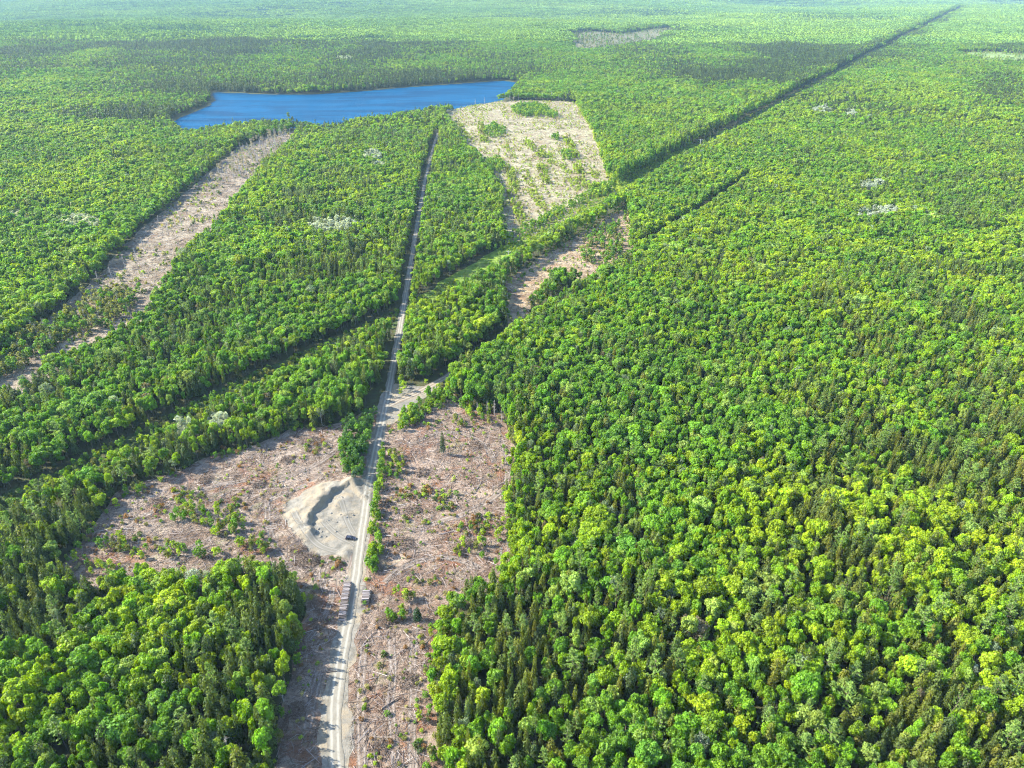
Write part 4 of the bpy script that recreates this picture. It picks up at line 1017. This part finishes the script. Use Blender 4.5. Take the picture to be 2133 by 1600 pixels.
# ------------------------------------------------------------------ slash: sticks, branches and tops left on the ground
def sticks(name, P, dens, lmin, lmax, r, label, seed, ncut=0.0):
    rs = np.random.RandomState(seed); x0, y0 = P.min(0); x1, y1 = P.max(0); n = int((x1 - x0) * (y1 - y0) * dens)
    x = x0 + rs.rand(n) * (x1 - x0); y = y0 + rs.rand(n) * (y1 - y0)
    m = (sdf(P, x, y) < -0.5) & (ldist(ROAD, x, y) > 4.5) & (rough_field(GRAVEL, x, y, 0.0, 2, 6, 31) > 0) & (fbm(x, y, 14, seed, 3) > ncut - 0.15 * rs.rand(n))
    x = x[m]; y = y[m]; n = len(x)
    L = lmin + (lmax - lmin) * rs.rand(n) ** 3.5
    ang = (fbm(x, y, 30, seed + 5, 2) * 9 + rs.normal(size=n) * 1.3)
    z0 = zat(x, y); til = rs.normal(size=n) * .10
    d = np.stack([np.cos(ang), np.sin(ang), til], 1) * (L / 2)[:, None]
    c = np.stack([x, y, z0 + 0.10 + np.abs(d[:, 2]) + .25 * rs.rand(n) ** 2], 1)
    rad = (r * (0.4 + .8 * rs.rand(n) ** 2) * (0.6 + .10 * L / lmin))[:, None]
    sd_ = np.stack([-np.sin(ang), np.cos(ang), np.zeros(n)], 1) * rad; up = np.array([[0, 0, 1.0]]) * rad
    A = c - d; B = c + d; t = 0.55
    V = np.stack([A + sd_, A - sd_, A + up * 1.5, B + sd_ * t, B - sd_ * t, B + up * 1.5 * t], 1).reshape(-1, 3)
    b = (np.arange(n) * 6)[:, None]
    F = np.concatenate([b + [[0, 3, 5, 2]], b + [[1, 2, 5, 4]]])
    me = mesh_np(name, V, F, [M_STICK]); v = rs.rand(n); fattr(me, 'v', np.r_[v, v])
    return tag(link(name, me), label, None, None, 'stuff')
M_STICK, nt, out = mat('cut_branches'); p = principled(nt, out, 0.9, 0.1)
at = N(nt, 'ShaderNodeAttribute', attribute_type='GEOMETRY', attribute_name='v')
r_ = ramp(nt, [(0.0, (0.06, 0.04, 0.03)), (0.3, (0.14, 0.095, 0.065)), (0.6, (0.22, 0.17, 0.13)), (0.85, (0.30, 0.25, 0.23)), (1.0, (0.42, 0.38, 0.35))])
nt.links.new(at.outputs['Fac'], r_.inputs[0]); nt.links.new(r_.outputs[0], p.inputs['Base Color'])
sticks('branch_litter', CUT_A, 1.8, 0.9, 6.5, .085, 'cut branches and tops littering the right clear-cut', 501, .33)
sticks('branch_litter', CUT_B, 1.6, 0.9, 6.5, .085, 'cut branches and tops littering the left clear-cut', 502, .33)
sticks('branch_litter', CUT_C, .12, 2.5, 8, .20, 'weathered branches on the pale field below the lake', 503, .4)
sticks('branch_litter', CUT_D, .35, 2, 8, .14, 'dry branches on the tan wedge below the power line', 504, .35)
sticks('branch_litter', CUT_E, .22, 2.5, 9, .17, 'weathered branches along the long grey left strip', 505, .3)

M_ROCK = flat_mat('pit_rock', (0.22, 0.20, 0.17), 0.9, 0.15, 0, 0.25, 1.5)
rs = np.random.RandomState(90)
def boulder(px, py, r, label):
    mb = MB(); x, y = G(px, py); n = 9; V = []
    for j in range(4):
        ph = math.pi * (j + .35) / 4.0
        for k in range(n):
            q = r * (0.75 + .45 * rs.rand()); V.append((q * math.sin(ph) * math.cos(6.283 * k / n), q * math.sin(ph) * math.sin(6.283 * k / n) * .8, q * math.cos(ph) * .7))
    F = [(j * n + k, (j + 1) * n + k, (j + 1) * n + (k + 1) % n, j * n + (k + 1) % n) for j in range(3) for k in range(n)] + [tuple(range(n)), tuple(reversed(range(3 * n, 4 * n)))]
    mb.add(V, F); o = link('boulder', mb.mesh('boulder', [M_ROCK]), None, (x, y, float(zat(x, y)[0]) + r * .3)); o.rotation_euler = (0, 0, rs.rand() * 6)
    labels.append([tag(o, label, 'boulder', 'boulders of the gravel pit'), px, py])
for (px, py) in ((676, 1098), (670, 1108), (684, 1085), (690, 1070), (700, 1056), (668, 1118), (680, 1118), (714, 1040), (702, 1088), (664, 1102), (710, 1074), (722, 1079), (730, 1078), (736, 1074), (658, 1112), (700, 1108)):
    boulder(px, py, .35 + .45 * rs.rand(), 'grey boulder on the floor of the gravel pit')
# brush piles
def brush_pile(px, py, r, label, seed):
    rs = np.random.RandomState(seed); x, y = G(px, py); n = int(70 * r); V = []; F = []
    for k in range(n):
        a = rs.rand() * 6.283; q = r * math.sqrt(rs.rand()); hh = 0.55 * r * (1 - (q / r) ** 2) * rs.rand(); L = (.6 + rs.rand() * 1.6); b = rs.rand() * 6.283; t = rs.normal() * .25
        c = np.array([math.cos(a) * q, math.sin(a) * q, hh + .1]); d = np.array([math.cos(b), math.sin(b), t]) * L / 2; w_ = np.array([-math.sin(b), math.cos(b), 0]) * .06; u_ = np.array([0, 0, .09])
        i = len(V); V += [c - d + w_, c - d - w_, c - d + u_, c + d + w_, c + d - w_, c + d + u_]; F += [(i, i + 3, i + 5, i + 2), (i + 1, i + 2, i + 5, i + 4)]
    me = mesh_np('brush_pile', V, F, [M_STICK]); v = rs.rand(n) * .75; fattr(me, 'v', np.repeat(v, 2))
    tag(link('brush_pile', me, None, (x, y, float(zat(x, y)[0]))), label, 'brush pile', 'brush piles in the clear-cuts')
for k, (px, py, r, lab) in enumerate(((640, 1168, 5, 'wide brown brush pile below the left end of the gravel pit'), (622, 1150, 4, 'brush pile beside the double rut left of the gravel pit'), (655, 920, 5, 'round brown brush pile at the top of the left clear-cut'),
        (600, 960, 4, 'brush pile left of the curving trail above the gravel pit'), (540, 1010, 3.5, 'low brush pile left of the gravel pit bank'), (430, 1000, 3.5, 'brush pile in the middle of the left clear-cut'), (330, 1045, 3.5, 'brush pile near the left end of the left clear-cut'),
        (880, 985, 4, 'brush pile in the upper half of the right clear-cut'), (990, 930, 4.5, 'pale brush pile near the top right of the clear-cut'), (860, 1065, 4, 'brush pile in the middle of the right clear-cut'), (840, 1135, 5, 'wide shaded brush pile behind the roadside verge'),
        (975, 1135, 4, 'brush pile near the lower right edge of the clear-cut'), (800, 1295, 3.5, 'brush pile below the short log pile'), (850, 1420, 3.5, 'brush pile in the middle of the lower strip'), (790, 1560, 3.2, 'brush pile near the bottom edge right of the road'),
        (665, 1300, 3.5, 'shaded brush pile left of the long log pile'), (620, 1480, 3.5, 'shaded brush pile under the lower left forest edge'))):
    brush_pile(px, py, r, lab, 800 + k)

# ------------------------------------------------------------------ logs
M_LOGBARK, nt, out = mat('log_bark'); p = principled(nt, out, .85, .15)
oi = N(nt, 'ShaderNodeObjectInfo'); r_ = ramp(nt, [(0.0, (0.05, 0.04, 0.035)), (0.35, (0.12, 0.10, 0.09)), (0.65, (0.24, 0.21, 0.20)), (1.0, (0.34, 0.31, 0.31))])
tc = N(nt, 'ShaderNodeTexCoord'); nn_ = noise(nt, tc.outputs['Object'], 2.0, 4, 0.7); nt.links.new(mth(nt, 'ADD', mth(nt, 'MULTIPLY', oi.outputs['Random'], .7), mth(nt, 'MULTIPLY', nn_, .35)), r_.inputs[0])
nt.links.new(r_.outputs[0], p.inputs['Base Color'])
M_LOGEND = flat_mat('log_end', (0.50, 0.36, 0.22), 0.8, 0.15, 0, 0.15, 4)
def log_mesh(seed, L, r):
    rs = np.random.RandomState(seed); mb = MB(); n = 8; b = rs.normal() * .04
    mb.tube((-L / 2, 0, 0), (0, b, b * .5), r * 1.06, r, n, 0, 1); mb.tube((0, b, b * .5), (L / 2, 0, 0), r, r * .9, n, 0, 1)
    return mb.mesh('log', [M_LOGBARK, M_LOGEND], True)
LOGS = [log_mesh(i, 2.7, .205 + .012 * (i % 4)) for i in range(6)]
LOGS2 = [log_mesh(20 + i, 2.8, .20 + .012 * (i % 4)) for i in range(4)]
rs = np.random.RandomState(66)
def log_pile(p0, p1, rows, dia, meshes, which, group):
    a = np.array(p0); b = np.array(p1); d = b - a; L = np.linalg.norm(d); d /= L; n = int(L / dia)
    hd = math.atan2(d[1], d[0]) - math.pi / 2
    for j in range(rows):
        if which is None: break
        ins = j * 0.5 + (j * j) * .10
        for i in range(int(n - 2 * ins)):
            t = (i + .5 + ins) * dia; q = a + d * t + np.array([-d[1], d[0]]) * 0
            jx = rs.normal() * (.28 if j == rows - 1 else .16)
            o = link('log', meshes[rs.randint(len(meshes))], None, (q[0] + jx, q[1], float(zat(q[0], q[1])[0]) + .28 + j * dia * .88 + (rs.rand() * .22 if j == rows - 1 else 0)))
            o.rotation_euler = (rs.rand() * 6.28, 0, hd + rs.normal() * .018)
            wh = 'at the far end' if t > L * .75 else 'at the near end' if t < L * .25 else 'in the middle'
            ly = 'top layer' if j == rows - 1 else 'bottom layer' if j == 0 else 'inner layer'
            tag(o, f'{ly} log {wh} of the {which}', 'log', group)
log_pile(G(713, 1295), G(725.5, 1212), 5, .44, LOGS, 'long log pile left of the road', 'logs of the long pile')
log_pile(G(760, 1263), G(765.5, 1229), 5, .44, LOGS2, 'short log pile right of the road', 'logs of the short pile')
# single long trunks lying about
def felled(px, py, L, r, ang, label):
    x, y = G(px, py); mb = MB(); mb.tube((-L / 2, 0, 0), (L * .1, .1, .05), r, r * .75, 8, 0, 1); mb.tube((L * .1, .1, .05), (L / 2, 0, 0), r * .75, r * .35, 8, 0, 1)
    for s in (.2, .32, .41): mb.tube((L * s, 0, 0), (L * s + .5, .7 if s != .32 else -.8, .3), r * .25, r * .1, 4)
    o = link('felled_trunk', mb.mesh('felled_trunk', [M_LOGBARK, M_LOGEND], True), None, (x, y, float(zat(x, y)[0]) + r + .12)); o.rotation_euler = (0, 0, math.radians(ang)); tag(o, label, 'felled trunk')
felled(817, 1465, 8, .28, 38, 'dark felled trunk lying in the slash right of the lower road')
felled(686, 1401, 5.5, .2, 4, 'pale short trunk lying beside the left road shoulder')
felled(655, 1440, 17, .20, 76, 'long pale pole lying in the ruts left of the lower road')
felled(648, 1420, 13, .16, 80, 'thinner pale pole lying left of the lower road')
felled(646, 1590, 6, .2, 40, 'felled trunk at the bottom edge left of the road')
felled(930, 1112, 7, .2, 20, 'pale felled trunk in the middle of the right clear-cut')
felled(1000, 1010, 8, .2, 70, 'pale felled trunk near the right edge of the clear-cut')
felled(430, 1142, 9, .2, 30, 'pale felled trunk beside the thin skid trail')
felled(480, 1080, 8, .2, 35, 'pale felled trunk among the lime shrubs of the left clear-cut')
felled(705, 1235, 7, .18, 120, 'loose trunk lying behind the long log pile')
felled(770, 1330, 7, .18, 60, 'loose trunk lying below the short log pile')

# ------------------------------------------------------------------ power poles
M_POLE = flat_mat('pole_wood', (0.52, 0.50, 0.47), 0.8, 0.2); M_INS = flat_mat('insulator', (0.75, 0.76, 0.78), 0.3, 0.5)
pole_m = MB(); pole_m.tube((0, 0, -.5), (0, 0, 11), .24, .17, 10); pole_me = pole_m.mesh('pole', [M_POLE], True)
arm_m = MB(); arm_m.box((0, 0, 10.3), (4.0, .2, .26)); arm_m.tube((-.9, .12, 10.2), (0, .12, 9.3), .05, .05, 5); arm_m.tube((.9, .12, 10.2), (0, .12, 9.3), .05, .05, 5); arm_me = arm_m.mesh('crossarm', [M_POLE])
ins_m = MB(); ins_m.tube((0, 0, 0), (0, 0, .14), .09, .13, 8); ins_m.tube((0, 0, .14), (0, 0, .30), .13, .05, 8); ins_me = ins_m.mesh('insulator', [M_INS], True)
for (px, py, s, lab) in ((1059, 548, 1.0, 'pale wooden power pole with crossarm near the tan wedge'), (1457, 312, 1.25, 'power pole standing in the shaded far strip')):
    x, y = G(px, py); e = bpy.data.objects.new('power_pole', None); COL.objects.link(e); e.location = (x, y, float(zat(x, y)[0])); e.rotation_euler = (0, 0, math.radians(-12)); e.scale = (s, s, s)
    tag(e, lab, 'power pole', 'power poles of the diagonal line')
    link('pole', pole_me, e); link('crossarm', arm_me, e)
    for dx in (-1.85, 0, 1.85): link('insulator', ins_me, e, (dx, 0, 10.43 if dx else 11))

# ------------------------------------------------------------------ parked car
M_PAINT = flat_mat('car_paint', (0.030, 0.033, 0.050), 0.25, 0.6, 0.3, 0.05); M_GLASS = flat_mat('car_glass', (0.015, 0.018, 0.022), 0.08, 0.8, 0, 0.05)
M_TYRE = flat_mat('tyre_rubber', (0.02, 0.02, 0.02), 0.85, 0.2); M_RIM = flat_mat('rim_metal', (0.45, 0.45, 0.46), 0.35, 0.6, 0.8); M_LAMP = flat_mat('headlight_glass', (0.7, 0.7, 0.7), 0.15, 0.6); M_TAIL = flat_mat('taillight_glass', (0.35, 0.02, 0.02), 0.2, 0.5)
def loft(sections, mats, name):
    """closed body from cross sections (x, half width low, half width high, z low, z high)"""
    mb = MB(); V = []; n = 8
    for (x, wl, wh, zl, zh) in sections:
        zm = zl + (zh - zl) * .55
        V += [(x, -wl * .92, zl), (x, -wl, zl + .12), (x, -wl, zm), (x, -wh, zh), (x, wh, zh), (x, wl, zm), (x, wl, zl + .12), (x, wl * .92, zl)]
    F = []
    for i in range(len(sections) - 1):
        for k in range(n): F.append((i * n + k, i * n + (k + 1) % n, (i + 1) * n + (k + 1) % n, (i + 1) * n + k))
    F.append(tuple(reversed(range(n)))); F.append(tuple(range((len(sections) - 1) * n, len(sections) * n)))
    mb.add(V, [tuple(reversed(f)) for f in F]); me = mb.mesh(name, mats)
    return me
cx, cyy = G(731, 1123)
car = bpy.data.objects.new('parked_car', None); COL.objects.link(car); car.location = (cx, cyy, float(zat(cx, cyy)[0]) + .07); car.rotation_euler = (0, 0, math.radians(-4)); car.scale = (1.0, 1.05, 1.0)
tag(car, 'dark blue grey estate car parked alone on the gravel pit floor', 'car')
body = link('body', loft([(-2.25, .78, .66, .35, .80), (-2.12, .86, .76, .26, .98), (-1.4, .90, .80, .22, 1.02), (0, .91, .81, .22, .98), (.95, .90, .80, .22, .95), (1.7, .88, .72, .24, .86), (2.1, .80, .6, .28, .74), (2.27, .66, .5, .36, .62)], [M_PAINT], 'body'), car)
cab = link('cabin_glass', loft([(-2.02, .76, .70, .96, 1.02), (-1.78, .77, .62, .96, 1.40), (.15, .78, .62, .95, 1.43), (.95, .76, .68, .92, 1.00)], [M_GLASS], 'cabin_glass'), car)
roof = link('roof', loft([(-1.80, .60, .52, 1.402, 1.46), (-1.2, .64, .56, 1.41, 1.50), (0, .64, .56, 1.42, 1.50), (.24, .60, .52, 1.40, 1.45)], [M_PAINT], 'roof'), car)
for s in (-1, 1):
    mb = MB(); mb.box((-.55, s * .60, 1.53), (1.5, .04, .04)); link('roof_rail', mb.mesh('roof_rail', [M_RIM]), car)
    mb = MB(); mb.box((.72, s * 1.0, 1.02), (.14, .2, .14), 0, (.7, .8)); link('mirror', mb.mesh('mirror', [M_PAINT]), car)
    mb = MB(); mb.box((2.12, s * .55, .66), (.22, .3, .14), 0, (.6, .9)); link('headlight', mb.mesh('headlight', [M_LAMP]), car)
    mb = MB(); mb.box((-2.22, s * .62, .80), (.1, .22, .2)); link('taillight', mb.mesh('taillight', [M_TAIL]), car)
    for wx in (-1.38, 1.38):
        w = link('wheel', None, car); w.location = (wx, s * .80, .33)
        mb = MB(); mb.tube((0, -.11, 0), (0, .11, 0), .33, .33, 20); link('tyre', mb.mesh('tyre', [M_TYRE], True), w)
        mb = MB(); mb.tube((0, -.118, 0), (0, .118, 0), .20, .20, 14); link('rim', mb.mesh('rim', [M_RIM]), w)
mb = MB()
for k in range(7):
    mb.box((2.262 - .0, -.33 + k * .11, .5), (.04, .03, .14))
link('grille', mb.mesh('grille', [M_TYRE]), car)

# ------------------------------------------------------------------ labels that single out
from collections import defaultdict
byl = defaultdict(list)
for it in labels: byl[it[0]['label']].append(it)
for lab, L in byl.items():
    if len(L) < 2: continue
    def put(it, w):
        if it[0]['label'] == lab and len((w + ' ' + lab).split()) <= 16: it[0]['label'] = w + ' ' + lab
    if len(L) == 2:
        L.sort(key=lambda q: q[1]); put(L[0], 'left one of two, a'); put(L[1], 'right one of two, a'); continue
    L.sort(key=lambda q: q[1]); put(L[0], 'leftmost'); put(L[-1], 'rightmost')
    L.sort(key=lambda q: q[2]); put(L[0], 'farthest'); put(L[-1], 'nearest')

# ------------------------------------------------------------------ haze
m, nt, out = mat('haze')
pv = N(nt, 'ShaderNodeVolumePrincipled'); pv.inputs['Density'].default_value = 3.8e-5; pv.inputs['Color'].default_value = (0.46, 0.74, 1.0, 1); pv.inputs['Anisotropy'].default_value = 0.1
nt.links.new(pv.outputs[0], out.inputs['Volume'])
zlow = float(GZ.min()) - 4; ztop = max(H + 6, float(GZ.max()) + 25)
mb = MB(); mb.box((0, 17600, (zlow + ztop) / 2), (61000, 37600, ztop - zlow))
tag(link('haze', mb.mesh('haze', [m])), 'thin blue summer haze over the land', None, None, 'stuff')
print('trees', NT, 'far patches', nf, 'shrubs', len(sx), 'ground verts', len(VG), 'zrange', GZ.min(), GZ.max())
